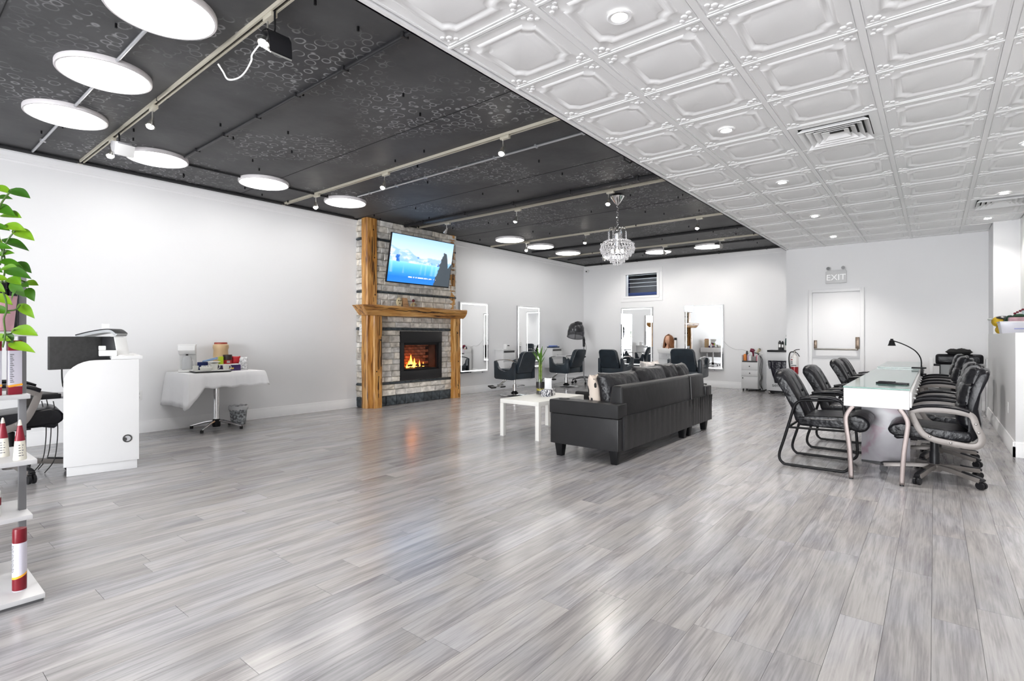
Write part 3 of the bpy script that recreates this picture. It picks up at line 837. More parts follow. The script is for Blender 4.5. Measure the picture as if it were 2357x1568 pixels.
for r, z, n, h in ((.24,-.80,30,3),(.20,-.845,26,3),(.155,-.89,22,3),(.105,-.93,16,3),(.06,-.965,10,3)):
    for i in range(n):
        a = 2*PI*i/n+.1
        for j in range(h): bead(r*math.cos(a)*(1-.03*j), r*math.sin(a)*(1-.03*j), z+.03-j*.026, .013)
o = t.p('crystal_beads', g, crystal, smooth=False); o['kind'] = 'stuff'
for i in range(4):
    a = 2*PI*i/4+.4
    t.p('candle_bulb', G().ell((.07*math.cos(a), .07*math.sin(a), -.80), (.018,.018,.035), 10, 6), M('warm_bulb', (1,1,1), .5, emis=((1,.95,.9), 10.)))

# ------------------------------------------------------------------ exit sign, camera, extinguisher, plates
t = T('exit_sign', 'white EXIT sign with two emergency lamp heads above the door', 'exit sign', (-1.44, YD, 2.325))
t.p('housing', G().box(-.168,.168,-.06,0,-.112,.112), M('sign_grey', (.66,.66,.66), .45), .006)
me = text_mesh('EXIT', .155, .003); 
o = t.p('lettering', me, M('lit_letters', (.95,.95,.95), .4, emis=((1,1,1), .12))); o.location = (0,-.063,-.01); o.rotation_euler = (R(90),0,0)
t.p('top_bar', G().box(-.15,.15,-.05,-.005,.112,.135), M('sign_grey'), .004)
for s in (-1, 1):
    h = t.p('lamp_head', G().tube([(s*.115,-.02,.165),(s*.118,-.055,.168),(s*.12,-.085,.165)], [.022,.036,.038], 16), M('sign_grey'))
    t.p('lens', G().tube([(s*.12,-.084,.165),(s*.12,-.09,.1645)], [.031,.03], 16), M('lamp_lens', (.10,.10,.10), .25), par=h)
    t.p('neck', G().cyl((s*.115,-.025,.13),(s*.115,-.025,.16),.010,n=8), M('sign_grey'))
t = T('dome_camera', 'small white dome security camera in the far corner under the crown', 'camera', (-7.60, YB-.05, 3.04))
t.p('mount', G().tube([(0,.05,.02),(0,.02,.02)], [.05,.045], 16), plastic_white)
t.p('dome', G().ell((0,-.005,0), (.045,.045,.045), 16, 10), plastic_white)
t.p('lens', G().tube([(.005,-.045,-.005),(.008,-.056,-.007)], [.02,.017], 12), black_plastic)
t = T('fire_extinguisher', 'white and red fire extinguisher on the wall left of the exit door', 'fire extinguisher', (-2.13, YD-.075, .46))
t.p('cylinder', G().lathe([(.02,0),(.06,.005),(.065,.03),(.065,.33),(.05,.375),(.022,.40),(.02,.42)], 24), M('silver_white', (.72,.70,.68), .3, .2))
t.p('red_band', G().lathe([(.0655,.02),(.0665,.03),(.0665,.15),(.0655,.16)], 24, caps=False), red_paint)
t.p('label_panel', G().prism([(-.045+.0,.17),(.045,.17),(.045,.33),(-.045,.33)], 'y', -.070, -.062), cardboard_white, .002)
for z, x, w_, m_ in ((.29,-.035,.03,red_paint),(.25,-.035,.03,print_grey),(.22,-.035,.03,print_grey),(.18,0,.085,print_grey)):
    t.p('label_print', G().box(x-w_/2, x+w_/2, -.072, -.0695, z, z+.02), m_)
t.p('valve', G().cyl((0,0,.41),(0,0,.47),.016,n=10), M('valve_metal', (.4,.38,.35), .4, .8))
t.p('handle', G().tube(smooth_path([(-.02,0,.46),(.02,0,.49),(.09,0,.50)], 4), .007, 6), black_metal)
t.p('lever', G().tube(smooth_path([(.0,0,.45),(.05,0,.42),(.085,0,.36)], 4), .007, 6), black_metal)
t.p('hose', G().tube(smooth_path([(-.01,0,.45),(-.07,-.02,.44),(-.095,-.02,.33),(-.085,-.02,.18),(-.065,-.03,.11)], 6), .010, 8), black_rubber)
t.p('wall_bracket', G().box(-.03,.03,.06,.075,.1,.4), grey_metal)
def plate(label, loc, rz, n=2):
    t = T('wall_outlet', label, 'outlet', loc, rz)
    t.p('cover', G().box(-.036,.036,-.007,0,-.058,.058), plastic_white, .003)
    for z in (-.024,.024): t.p('socket', G().box(-.014,.014,-.009,-.006,z-.014,z+.014), M('socket_grey', (.6,.6,.6), .5), .002)
plate('white wall outlet between the reception desk and the coffee table', (XL, 2.18, .47), R(90))
plate('white wall outlet low on the boxed-out wall at the right', (.63, 7.9, .43), R(-90))
plate('white wall outlet right of the tall mirror by the corner', (-7.74, 11.05, .88), R(90))
plate('white wall outlet right of the left mirror on the back wall', (-5.42, YB, 1.0), 0)
plate('white outlet on the stone side of the chimney', (-7.60, 5.345, 1.36), 0)
# ------------------------------------------------------------------ stone fireplace
FX = -7.45; FY0, FY1 = 5.36, 7.46
t = T('fireplace', 'stone fireplace and chimney with timber posts, mantel and burning gas fire', 'fireplace', (XL, 6.4, 0))
fp = t
oy0, oy1, oz0, oz1 = 6.10, 7.0, .55, 1.12          # cavity
g = G().box(XL, FX-.012, FY0+.012, oy0, 0, ZD-.005).box(XL, FX-.012, oy1, FY1-.0, 0, ZD-.005).box(XL, FX-.012, oy0, oy1, 0, oz0).box(XL, FX-.012, oy0, oy1, oz1, ZD-.005)
t.p('masonry_core', g, mortar, world=True, smooth=False)
rs_ = random.Random(11)
def stone_piece(u0, u1, z0, z1, face, mat):
    """one split stone; face 'x' = chimney front, 'y' = left return"""
    gp = .003
    u0 += gp; u1 -= gp; z0 += gp; z1 -= gp
    w, h = u1-u0, z1-z0
    d0 = rs_.uniform(.010,.024)
    g = G(); nu, nv = 3, 2; e = min(.010, h*.2)
    fr = []
    for j in range(nv+1):
        for i in range(nu+1):
            a = -w/2+e+(w-2*e)*i/nu; b = -h/2+e+(h-2*e)*j/nv
            fr.append((a, b, d0+rs_.uniform(-.006,.008)))
    back = [(-w/2,-h/2,-.012),(w/2,-h/2,-.012),(w/2,h/2,-.012),(-w/2,h/2,-.012)]
    mid = [(-w/2,-h/2,d0*.35),(w/2,-h/2,d0*.35),(w/2,h/2,d0*.35),(-w/2,h/2,d0*.35)]
    P = back+mid+fr
    def q(p): return (p[2], p[0], p[1]) if face == 'x' else (p[0], -p[2], p[1])
    V = [q(p) for p in P]; F = []
    for i in range(4): F.append((i,(i+1)%4,4+(i+1)%4,4+i))
    o = 8; m = nu+1
    for j in range(nv):
        for i in range(nu): F.append((o+j*m+i, o+j*m+i+1, o+(j+1)*m+i+1, o+(j+1)*m+i))
    bot = [o+i for i in range(m)]; top = [o+nv*m+i for i in range(m)]; lf = [o+j*m for j in range(nv+1)]; rt = [o+j*m+nu for j in range(nv+1)]
    F.append(tuple([4]+bot+[5][:1])[::1] if False else tuple([5,4]+bot))
    F.append(tuple([4,7]+lf[::-1])); F.append(tuple([7,6]+top[::-1])); F.append(tuple([6,5]+rt))
    g.add(V, F)
    c = (FX, (u0+u1)/2, (z0+z1)/2) if face == 'x' else ((u0+u1)/2, FY0, (z0+z1)/2)
    o = obj('stone', g, mat, t.e, smooth=False, loc=tuple(Vector(c)-t.loc))
bands = [(.0,.172,'D'),(.172,.37,2),(.37,.412,'B'),(.412,1.318,9),(1.318,1.368,'B'),(1.368,1.735,4),(1.735,1.96,2),(1.96,2.0,'B'),(2.0,2.86,8),(2.86,2.902,'B'),(2.902,3.215,3)]
def row(z0, z1, a, b, face, mat, lo, hi):
    x = a
    x1 = a+rs_.uniform(lo*.4, hi*.8)
    while x < b-.005:
        if b-x1 < lo*.45: x1 = b
        stone_piece(x, min(x1, b), z0, z1, face, mat); x = x1; x1 = x+rs_.uniform(lo, hi)
for z0, z1, k in bands:
    n = k if isinstance(k, int) else 1
    mat = stone if isinstance(k, int) else dark_stone
    zs = [z0+(z1-z0)*i/n for i in range(n+1)]
    if n > 1:
        for i in range(1, n): zs[i] += rs_.uniform(-.012,.012)
    for i in range(n):
        lo, hi = (.18,.38) if isinstance(k, int) else ((.19,.27) if k == 'D' else (.28,.5))
        a, b = zs[i], zs[i+1]
        if z0 >= .41 and z1 <= 1.32:
            row(a, b, 5.5, 6.05, 'x', mat, .14,.28); row(a, b, 7.055, FY1, 'x', mat, .14,.26)
        else: row(a, b, FY0, FY1, 'x', mat, lo, hi)
        row(a, b, XL, FX-.02, 'y', mat, .13, .24)
# timber
def log_post(name, x0, x1, y0, y1, z0, z1, seed, knots=()):
    rd = random.Random(seed); n = 14; g = G()
    ch = .018
    def ring(z):
        j = lambda: rd.uniform(-.006,.006)
        return [(x0+j(), y0+ch+j(), z),(x0+ch, y0+j(), z),(x1-ch+j(), y0+j(), z),(x1+j(), y0+ch, z),(x1+j(), y1-ch+j(), z),(x1-ch, y1+j(), z),(x0+ch, y1+j(), z),(x0, y1-ch, z)]
    rr = [ring(z0+(z1-z0)*i/n) for i in range(n+1)]
    for r_ in rr: g.v += r_
    for i in range(n):
        for j in range(8): g.f.append((i*8+j, i*8+(j+1)%8, (i+1)*8+(j+1)%8, (i+1)*8+j))
    g.f.append(tuple(range(7,-1,-1))); g.f.append(tuple(n*8+j for j in range(8)))
    o = t.p(name, g, timber, world=True, angle=20)
    # checks (cracks) running up the face
    for (yy, za, zb, side) in knots:
        gg = G(); pts = []
        k = 9
        for i in range(k):
            z = za+(zb-za)*i/(k-1); w_ = .004+.004*math.sin(PI*i/(k-1))
            pts.append((yy+rd.uniform(-.008,.008), z, w_))
        if side == 'x':
            L_ = [(x1+.003, p[0]-p[2], p[1]) for p in pts]; R_ = [(x1+.003, p[0]+p[2], p[1]) for p in pts]
        else:
            L_ = [(p[0]-p[2], y0-.003, p[1]) for p in pts]; R_ = [(p[0]+p[2], y0-.003, p[1]) for p in pts]
        gg.v = L_+R_; gg.f = [(i, i+1, k+i+1, k+i) for i in range(k-1)]
        t.p('timber_check', gg, timber_crack, world=True, par=None, smooth=False)
    return o
log_post('timber_post', -7.57, -7.41, 5.325, 5.545, 0, ZD-.006, 1, ((5.47,1.8,3.1,'x'),(5.43,2.3,2.9,'x')))
log_post('timber_post', -7.46, -7.31, 5.40, 5.575, 0, 1.58, 2, ((5.50,.1,1.55,'x'),(5.545,.3,1.3,'x')))
log_post('timber_post', -7.57, -7.43, 7.29, 7.43, 1.70, ZD-.006, 3, ((7.36,1.9,3.1,'x'),))
log_post('timber_post', -7.50, -7.335, 7.31, 7.49, 0, 1.58, 4, ((7.38,.9,1.5,'x'),(7.42,.02,.35,'x')))
# knots
for (x, y, z) in ((-7.405,5.46,3.02),(-7.405,5.48,2.55),(-7.405,5.49,1.92),(-7.306,5.53,1.15),(-7.306,5.45,.62),(-7.331,7.40,1.28),(-7.331,7.42,.72),(-7.331,7.41,.25),(-7.426,7.37,2.35),(-7.426,7.36,1.95)):
    t.p('knot', G().ell((x,y,z), (.004,.012,.014), 8, 5), timber_crack, world=True)
# mantel beam: flared front and ends
rd = random.Random(5); g = G(); n = 18
for i in range(n+1):
    q = i/n; f = (q-.5)*2
    def pt(x, z, ya, yb): 
        return (x+rd.uniform(-.006,.006), ya+(yb-ya)*q, z+rd.uniform(-.006,.006))
    g.v += [pt(-7.50,1.566,5.235,7.52), pt(-7.235,1.562,5.215,7.46), pt(-7.20,1.60,5.18,7.475), pt(-7.175,1.65,5.13,7.49), pt(-7.165,1.715,5.085,7.50), pt(-7.185,1.735,5.08,7.50), pt(-7.50,1.735,5.10,7.60)]
for i in range(n):
    for j in range(7): g.f.append((i*7+j, i*7+(j+1)%7, (i+1)*7+(j+1)%7, (i+1)*7+j))
g.f.append(tuple(range(6,-1,-1))); g.f.append(tuple(n*7+j for j in range(7)))
mantel_mat = timber.copy(); mantel_mat.name = 'honey_timber_beam'
for nd in mantel_mat.node_tree.nodes:
    if nd.type == 'MAPPING': s0 = nd.inputs['Scale'].default_value; nd.inputs['Scale'].default_value = (s0[0], s0[2], s0[1])
mantel = t.p('mantel', g, mantel_mat, world=True, angle=25)
gg = G(); k = 30; top = []; bot = []
for i in range(k):
    y = 5.2+2.2*i/(k-1); z = 1.67-.012*math.sin(i*.9)-.03*(i/(k-1))+rd.uniform(-.006,.006); w_ = .006*math.sin(PI*(i+.3)/k)
    top.append((-7.158, y, z+w_)); bot.append((-7.158, y, z-w_))
gg.v = top+bot; gg.f = [(i,i+1,k+i+1,k+i) for i in range(k-1)]
t.p('beam_crack', gg, timber_crack, world=True, smooth=False)
# gas fire
fb = t.p('fire_surround', G().box(FX-.03, FX+.035, 6.05, 7.055, 1.10, 1.305).box(FX-.03, FX+.03, 6.05, 7.055, .42, .59).box(FX-.03, FX+.03, 6.05, 6.122, .59, 1.10).box(FX-.03, FX+.03, 6.983, 7.055, .59, 1.10), firebox_black, .004, world=True)
t.p('inner_frame', G().box(FX-.05, FX+.005, 6.122, 6.155, .60, 1.10).box(FX-.05, FX+.005, 6.95, 6.983, .60, 1.10).box(FX-.05, FX+.005, 6.155, 6.95, 1.055, 1.10).box(FX-.05, FX+.005, 6.155, 6.95, .59, .625), black_metal, .003, world=True)
cav = M('fire_cavity', (.08,.05,.04), .9, noise=(8,.4))
t.p('firebox_lining', G().box(XL+.005, XL+.012, oy0, oy1, oz0, oz1).box(XL, FX-.03, oy0, oy0+.006, oz0, oz1).box(XL, FX-.03, oy1-.006, oy1, oz0, oz1).box(XL, FX-.03, oy0, oy1, oz0, oz0+.006).box(XL, FX-.03, oy0, oy1, oz1-.006, oz1), cav, world=True, smooth=False)
brick_m = M('firebrick', (.30,.12,.07), .85, noise=(15,.35), rand=.3)
bk = mesh_from('fire_brick', G().box(-.008,.008,-.068,.068,-.024,.024), .003, 1); bk.materials.append(brick_m)
for r_ in range(9):
    for c in range(6):
        y = oy0+.075+c*.145+(.072 if r_%2 else 0); z = oz0+.05+r_*.056
        if y < oy1-.06 and z < oz1-.03: obj('fire_brick', bk, None, t.e, loc=tuple(Vector((XL+.02, y, z))-t.loc))
log_m = M('charred_log', (.06,.04,.03), .9, noise=(12,.8), bump=(15,.8,.02))
for (y0, y1, x, z, r_) in ((6.25,6.75,-7.60,.62,.032),(6.35,6.88,-7.55,.615,.028),(6.3,6.6,-7.57,.672,.024),(6.55,6.85,-7.60,.668,.024)):
    t.p('fire_log', G().tube([(x,y0,z),(x+.02,(y0+y1)/2,z+.008),(x,y1,z-.004)], [r_*.8,r_,r_*.75], 9), log_m, world=True)
ember = M('ember_bed', (.05,.02,.01), .9, noise=(25,.9), emis=((1,.22,.03), 1.2))
t.p('ember_bed', G().box(-7.68,-7.50,6.18,6.92,.555,.59), ember, .01, world=True)
def flame_mat():
    m, nt, N, L, b = nodes_of('gas_flame')
    tc = N.new('ShaderNodeTexCoord'); sp_ = N.new('ShaderNodeSeparateXYZ'); L.new(tc.outputs['Generated'], sp_.inputs[0])
    r = N.new('ShaderNodeValToRGB'); e = r.color_ramp.elements
    e[0].position = 0; e[0].color = (1,.40,.06,1); e[1].position = 1; e[1].color = (1,.16,.012,1)
    L.new(sp_.outputs[2], r.inputs[0]); L.new(r.outputs[0], b.inputs['Emission Color'])
    b.inputs['Emission Strength'].default_value = 6.0; b.inputs['Base Color'].default_value = (0,0,0,1)
    return m
fm = flame_mat()
for (y, h, r_, x) in ((6.42,.25,.036,-7.58),(6.485,.18,.028,-7.56),(6.36,.14,.026,-7.57),(6.62,.14,.016,-7.57),(6.74,.10,.020,-7.6),(6.45,.12,.034,-7.54),(6.31,.08,.02,-7.56),(6.54,.09,.018,-7.57)):
    t.p('flame', G().lathe([(.3*r_,0),(.9*r_,.15*h),(r_,.3*h),(.75*r_,.5*h),(.45*r_,.7*h),(.2*r_,.88*h),(.02*r_,h)], 10, (x,y,.63)), fm, world=True)
t.p('fire_glass', G().box(FX-.042, FX-.038, 6.15, 6.955, .62, 1.06), M('fire_screen_glass', (.9,.9,.9), .02, trans=1., ior=1.12), world=True, smooth=False)

# ornaments on the mantel
o = T('oval_ornament', 'pale oval carved face ornament on the mantel', 'ornament', (-7.40, 6.00, 1.736))
o.p('plaque', G().ell((0,0,.085), (.018,.065,.085), 14, 10), M('bone', (.70,.60,.38), .6, noise=(20,.2)))
for y, z in ((-.02,.11),(.022,.11),(0,.06)): o.p('hollow', G().ell((.015,y,z), (.006,.014,.012), 8, 5), M('dark_hollow', (.12,.07,.03), .8))
o = T('wooden_plaque', 'small tan wooden board standing on the mantel', 'ornament', (-7.40, 6.16, 1.736))
o.p('board', G().hexa([(-.03,-.05,0),(.0,-.05,0),(.0,.07,0),(-.03,.07,0)], [(-.05,-.075,.17),(-.03,-.075,.17),(-.03,.05,.17),(-.05,.05,.17)]), M('tan_wood', (.55,.32,.16), .5, noise=(25,.2)), .004)
for z in (.05,.085,.12): o.p('carved_line', G().box(-.006,.003,-.045,.05,z,z+.008), M('tan_wood_dark', (.30,.16,.07), .6), rot=(0,R(-12),0))
o = T('dried_flower_ornament', 'little dried flower figure on the mantel beside the wooden board', 'ornament', (-7.38, 6.31, 1.736))
o.p('stand', G().lathe([(.03,0),(.012,.02),(.008,.08),(.012,.10)], 10), M('straw', (.50,.38,.20), .7))
o.p('bloom', G().ell((0,0,.125), (.025,.03,.028), 10, 7), M('dried_red', (.14,.03,.04), .8))
for k in range(6):
    a = k*1.05; o.p('straw_petal', G().tube([(0,0,.09),(.02*math.cos(a),.05*math.sin(a),.07+.02*math.cos(a*2)),(.03*math.cos(a),.075*math.sin(a),.03+.03*math.sin(a))], [.006,.008,.002], 6), M('straw', (.5,.38,.2), .7))

# ------------------------------------------------------------------ television
def tv_mat():
    m, nt, N, L, b = nodes_of('tv_picture')
    tc = N.new('ShaderNodeTexCoord'); sp_ = N.new('ShaderNodeSeparateXYZ'); L.new(tc.outputs['Generated'], sp_.inputs[0])
    U, V = sp_.outputs[1], sp_.outputs[2]
    def ramp(src, stops):
        r = N.new('ShaderNodeValToRGB'); e = r.color_ramp.elements
        e[0].position = stops[0][0]; e[0].color = (*stops[0][1],1); e[1].position = stops[-1][0]; e[1].color = (*stops[-1][1],1)
        for p, c in stops[1:-1]: x = e.new(p); x.color = (*c,1)
        L.new(src, r.inputs[0]); return r.outputs[0]
    def math_(op, a, b_=None, clamp=False):
        n = N.new('ShaderNodeMath'); n.operation = op; n.use_clamp = clamp
        for i, q in enumerate((a, b_)):
            if q is None: continue
            if isinstance(q, (int, float)): n.inputs[i].default_value = q
            else: L.new(q, n.inputs[i])
        return n.outputs[0]
    def noise(sc, det=4, sx=1, sy=1, off=0):
        mp = N.new('ShaderNodeMapping'); mp.inputs['Scale'].default_value = (0, sx, sy); mp.inputs['Location'].default_value = (off,off,off)
        L.new(tc.outputs['Generated'], mp.inputs[0]); n = N.new('ShaderNodeTexNoise'); n.inputs['Scale'].default_value = sc; n.inputs['Detail'].default_value = det
        L.new(mp.outputs[0], n.inputs['Vector']); return n.outputs['Fac']
    def mix(f, a, b_):
        n = N.new('ShaderNodeMix'); n.data_type = 'RGBA'
        L.new(f, n.inputs[0]) if not isinstance(f, float) else None
        for i, q in ((6,a),(7,b_)):
            if isinstance(q, tuple): n.inputs[i].default_value = (*q,1)
            else: L.new(q, n.inputs[i])
        return n.outputs[2]
    def below(curve, soft=.01):      # 1 where V < curve
        d = math_('SUBTRACT', curve, V); return math_('MULTIPLY', d, 1/soft, True)
    sky = ramp(V, [(0,(.02,.22,.75)),(.12,(.01,.20,.80)),(.28,(.06,.42,.90)),(.40,(.18,.62,.92)),(.47,(.40,.75,.95)),(.52,(.72,.84,.97)),(.75,(.55,.74,.97)),(1,(.36,.60,.95))])
    hills = math_('ADD', math_('MULTIPLY', noise(3.2,5,1.0,0.0,2.), .36), math_('SUBTRACT', .56, math_('MULTIPLY', U, .22)))
    c1 = mix(math_('MULTIPLY', math_('MULTIPLY', below(hills,.02), math_('GREATER_THAN', V, .45)), .75), sky, (.22,.46,.86))
    hazy = math_('MULTIPLY', math_('SUBTRACT', noise(7,5,1.2,2,.5), .48), 6, True)
    c2 = mix(math_('MULTIPLY', math_('MULTIPLY', hazy, below(hills,.05)), math_('GREATER_THAN', V, .43)), c1, (.80,.87,.97))
    isl = math_('MULTIPLY', math_('SUBTRACT', noise(6,3,1.6,.6,4.2), .55), 12, True)
    bandm = math_('MULTIPLY', math_('GREATER_THAN', V, .43), math_('LESS_THAN', V, math_('ADD', .52, math_('MULTIPLY', noise(9,2,1,0,1.), .12))))
    c3 = mix(math_('MULTIPLY', isl, bandm), c2, (.01,.14,.55))
    ref = math_('MULTIPLY', math_('MULTIPLY', math_('SUBTRACT', noise(5,2,2.2,.15,7.), .5), 4, True), math_('MULTIPLY', math_('LESS_THAN', V, .44), math_('GREATER_THAN', V, .2)))
    c4 = mix(math_('MULTIPLY', ref, .6), c3, (.55,.80,.97))
    # dark rock at the right
    rock_x = math_('SUBTRACT', math_('ADD', .80, math_('MULTIPLY', noise(9,4,0,1.,3.), .10)), math_('MULTIPLY', math_('SUBTRACT', .85, V), .16))
    rock_top = math_('ADD', math_('MULTIPLY', noise(14,5,1,0,5.), .30), math_('SUBTRACT', .62, math_('MULTIPLY', math_('POWER', math_('MULTIPLY', math_('ABSOLUTE', math_('SUBTRACT', U, .845)), 9.), 3.), .5)))
    rk = math_('MULTIPLY', math_('MULTIPLY', math_('SUBTRACT', U, rock_x), 60, True), below(math_('MAXIMUM', rock_top, math_('ADD', math_('SUBTRACT', math_('MULTIPLY', U, 2.2), 1.72), math_('MULTIPLY', noise(12,4,1,0,8.), .12))), .01))
    c5 = mix(rk, c4, (.055,.07,.085))
    # caption line, too small to read
    cap = math_('MULTIPLY', math_('MULTIPLY', math_('GREATER_THAN', V, .118), math_('LESS_THAN', V, .145)), math_('MULTIPLY', math_('GREATER_THAN', U, .30), math_('LESS_THAN', U, .76)))
    cap = math_('MULTIPLY', cap, math_('GREATER_THAN', noise(60,1,1,.2,0), .46))
    c6 = mix(math_('MULTIPLY', cap, .85), c5, (.9,.93,.95))
    L.new(c6, b.inputs['Emission Color']); b.inputs['Emission Strength'].default_value = .95
    b.inputs['Base Color'].default_value = (.01,.01,.012,1); b.inputs['Roughness'].default_value = .15
    return m
TVH, TVW = .845, 1.47
t = T('television', 'wall-mounted television tilted down, showing a blue lake', 'television', (-7.17, 6.335, 2.553))
tilt = math.asin((7.25-7.09)/TVH)
bz = t.p('tv_body', G().box(-.035,0,-TVW/2,TVW/2,-TVH/2,TVH/2), black_plastic, .004); bz.rotation_euler = (0,tilt,0)
scn = t.p('tv_screen', G().box(.0005,.002,-TVW/2+.012,TVW/2-.012,-TVH/2+.020,TVH/2-.012), tv_mat(), smooth=False); scn.rotation_euler = (0,tilt,0)
t.p('wall_bracket', G().box(-.285,-.03,-.18,.18,-.15,.15), black_metal, .01)
t.p('tv_housing', G().box(-.075,-.03,-.45,.45,-.30,.10), black_plastic, .01, rot=(0,tilt,0))

# ------------------------------------------------------------------ LED mirrors
def mirror(label, loc, rz, w, h):
    t = T('led_mirror', label, 'mirror', loc, rz, 'LED mirrors')      # local: faces -Y, base centre
    t.p('mirror_back', G().box(-w/2,w/2,-.03,0,0,h), M('mirror_edge', (.55,.55,.56), .3, .6), .002)
    t.p('mirror_glass', G().box(-w/2+.004,w/2-.004,-.0325,-.0305,.004,h-.004), mirror_mat, smooth=False)
    a, b = .030, .050
    t.p('light_border', G().box(-w/2+a,w/2-a,-.0345,-.033,h-b,h-a).box(-w/2+a,w/2-a,-.0345,-.033,a,b).box(-w/2+a,-w/2+b,-.0345,-.033,b,h-b).box(w/2-b,w/2-a,-.0345,-.033,b,h-b), led, smooth=False)
    t.p('touch_switch', G().cyl((w*.28,-.033,-.0),(w*.28,-.033,-.012),.010,n=8), black_plastic)
mirror('tall LED mirror partly hidden by the fireplace mantel', (XL, 8.29, .44), R(90), .89, 1.505)
mirror('tall LED mirror on the left wall nearest the corner', (XL, 10.24, .44), R(90), .90, 1.51)
mirror('tall LED mirror under the small high window', (-6.11, YB, .445), 0, .90, 1.535)
mirror('tall LED mirror on the back wall right of the mannequin head', (-4.36, YB, .42), 0, .93, 1.555)

# ------------------------------------------------------------------ stylist chairs
def salon_chair():
    t = T('salon_chair', 'x', 'chair', (0,0,0))            # faces +Y
    t.p('seat_box', G().box(-.262,.262,-.25,.255,.345,.47), salon_vinyl, .02, seg=3)
    t.p('seat_cushion', G().box(-.255,.255,-.20,.265,.47,.55), salon_vinyl, .03, seg=3)
    side = [(-.275,.35),(-.20,.335),(.235,.345),(.275,.37),(.285,.69),(.275,.715),(.245,.715),(.225,.69)]
    for i in range(9):
        a = PI*i/8; side.append((.0+.205*math.cos(a), .665-.155*math.sin(a)))
    side += [(-.225,.69),(-.245,.70),(-.275,.69)]
    for s in (-1, 1):
        x0, x1 = (.268,.33) if s > 0 else (-.33,-.268)
        ar = t.p('arm_panel', G().prism(side, 'x', x0, x1), salon_vinyl, .010, seg=2)
        xc = (x0+x1)/2
        t.p('arm_bar', G().tube(smooth_path([(xc,.255,.715),(xc,.15,.735),(xc,0,.742),(xc,-.15,.735),(xc,-.255,.70)], 5), .011, 8), chrome, par=None)
    g = G(); n = 10; m = 8
    # backrest: rounded slab, slightly reclined and tapering upward
    def bp(u, v, y):
        w = .232-.028*v**2; return (u*w, -.205-.10*v+y-.02*math.cos(u*1.5), .50+.415*v)
    prof = [(-1+2*i/n) for i in range(n+1)]
    for (y, sh) in ((.045,.93),(.03,1.0),(-.03,1.0),(-.05,.94)):
        pass
    out = []
    a0 = [(-.235,.47),(.235,.47),(.245,.60),(.232,.84),(.205,.895),(.15,.912),(-.15,.912),(-.205,.895),(-.232,.84),(-.245,.60)]
    g.prism(a0, 'y', -.05, .045)
    g.v = [(x, y-.225-.16*(z-.47)/.44, z) for x, y, z in g.v]
    t.p('backrest', g, salon_vinyl, .022, seg=3)
    t.p('back_piping', G().tube([(x, -.275-.16*(z-.47)/.44+.0, z) for x, z in [(-.235,.60),(-.222,.84),(-.197,.885),(-.148,.902),(.148,.902),(.197,.885),(.222,.84),(.235,.60)]], .006, 6), M('vinyl_edge', (.12,.13,.14), .4))
    t.p('lift_column', G().cyl((0,0,.05),(0,0,.22),.042,n=20).cyl((0,0,.22),(0,0,.345),.022,n=16), chrome)
    t.p('column_foot', G().lathe([(.075,.03),(.075,.055),(.05,.075),(.042,.09)], 20), black_metal)
    t.p('floor_disc', G().lathe([(.30,0),(.305,.008),(.28,.022),(.12,.034),(.05,.036)], 36), chrome)
    t.p('pump_lever', G().tube(smooth_path([(.03,-.04,.20),(.10,-.12,.21),(.16,-.14,.20),(.15,-.09,.19),(.05,-.03,.18)], 4), .006, 6), chrome)
    ft = t.p('footrest_strut', G().tube([(-.03,.18,.36),(-.03,.46,.15)], .012, 8).tube([(.03,.18,.36),(.03,.46,.15)], .012, 8), chrome)
    t.p('footrest_bar', G().cyl((-.21,.47,.145),(.21,.47,.145),.014,n=8), chrome, par=ft)
    for s in (-1, 1): t.p('footrest_pad', G().obox((s*.15,.50,.15),(.15,.12,.03),(R(20),0,0)), black_rubber, .01, par=ft)
    return t.e
sc_ = salon_chair()
spots = [((-6.77,8.50,0),R(88),'salon chair nearest the fireplace, seen from the back with scooped arms'),
 ((-6.98,10.78,0),R(90),'salon chair beside the hood dryer in the left corner'),
 ((-5.98,11.42,0),R(-2),'salon chair facing the mirror under the high window'),
 ((-4.05,10.95,.03),R(4),'salon chair in front of the rightmost mirror, partly behind the sofa cushions')]
for i, (p, a, l) in enumerate(spots):
    o = sc_ if i == 0 else dup(sc_, p, a)
    o.location = p; o.rotation_euler = (0,0,a); o['label'] = l; o['group'] = 'salon chairs'
    if p[2]: o.location = (p[0],p[1],0); o.scale = (1.05,1.05,1.06)

# ------------------------------------------------------------------ styling stations on the walls
def station(label, loc, rz, w=.42, drawers=True):
    t = T('styling_cabinet', label, 'cabinet', loc, rz, 'white styling cabinets')     # faces -Y, hangs at z 0..
    t.p('carcass', G().box(-w/2,w/2,-.24,0,0,.48), white_lam, .003)
    t.p('worktop', G().box(-w/2-.02,w/2+.02,-.27,0,.48,.505), white_lam, .004)
    for z0, z1 in ((.02,.22),(.24,.42)):
        dr = t.p('drawer', G().box(-w/2+.01,w/2-.01,-.255,-.24,z0,z1), white_lam, .003)
        t.p('knob', G().ell((0,-.262,(z0+z1)/2), (.012,.010,.012), 8, 6), satin, par=dr)
    t.p('dark_slot', G().box(-w/2+.02,w/2-.02,-.2405,-.235,.43,.47), dark_grey)
station('white wall cabinet between the two mirrors on the left wall', (XL, 9.22, .42), R(90))
station('white wall cabinet between the corner mirror and the hood dryer', (XL, 11.15, .42), R(90))
station('white wall cabinet under the mannequin head on the back wall', (-5.20, YB, .42), 0)
t = T('power_box', 'white power box with a dark plug above the first wall cabinet', 'power strip', (XL+.12, 9.28, .926))
t.p('box', G().box(-.04,.04,-.07,.07,0,.11), plastic_white, .006); t.p('plug', G().box(.04,.055,-.03,.03,.07,.09), black_plastic, .003)
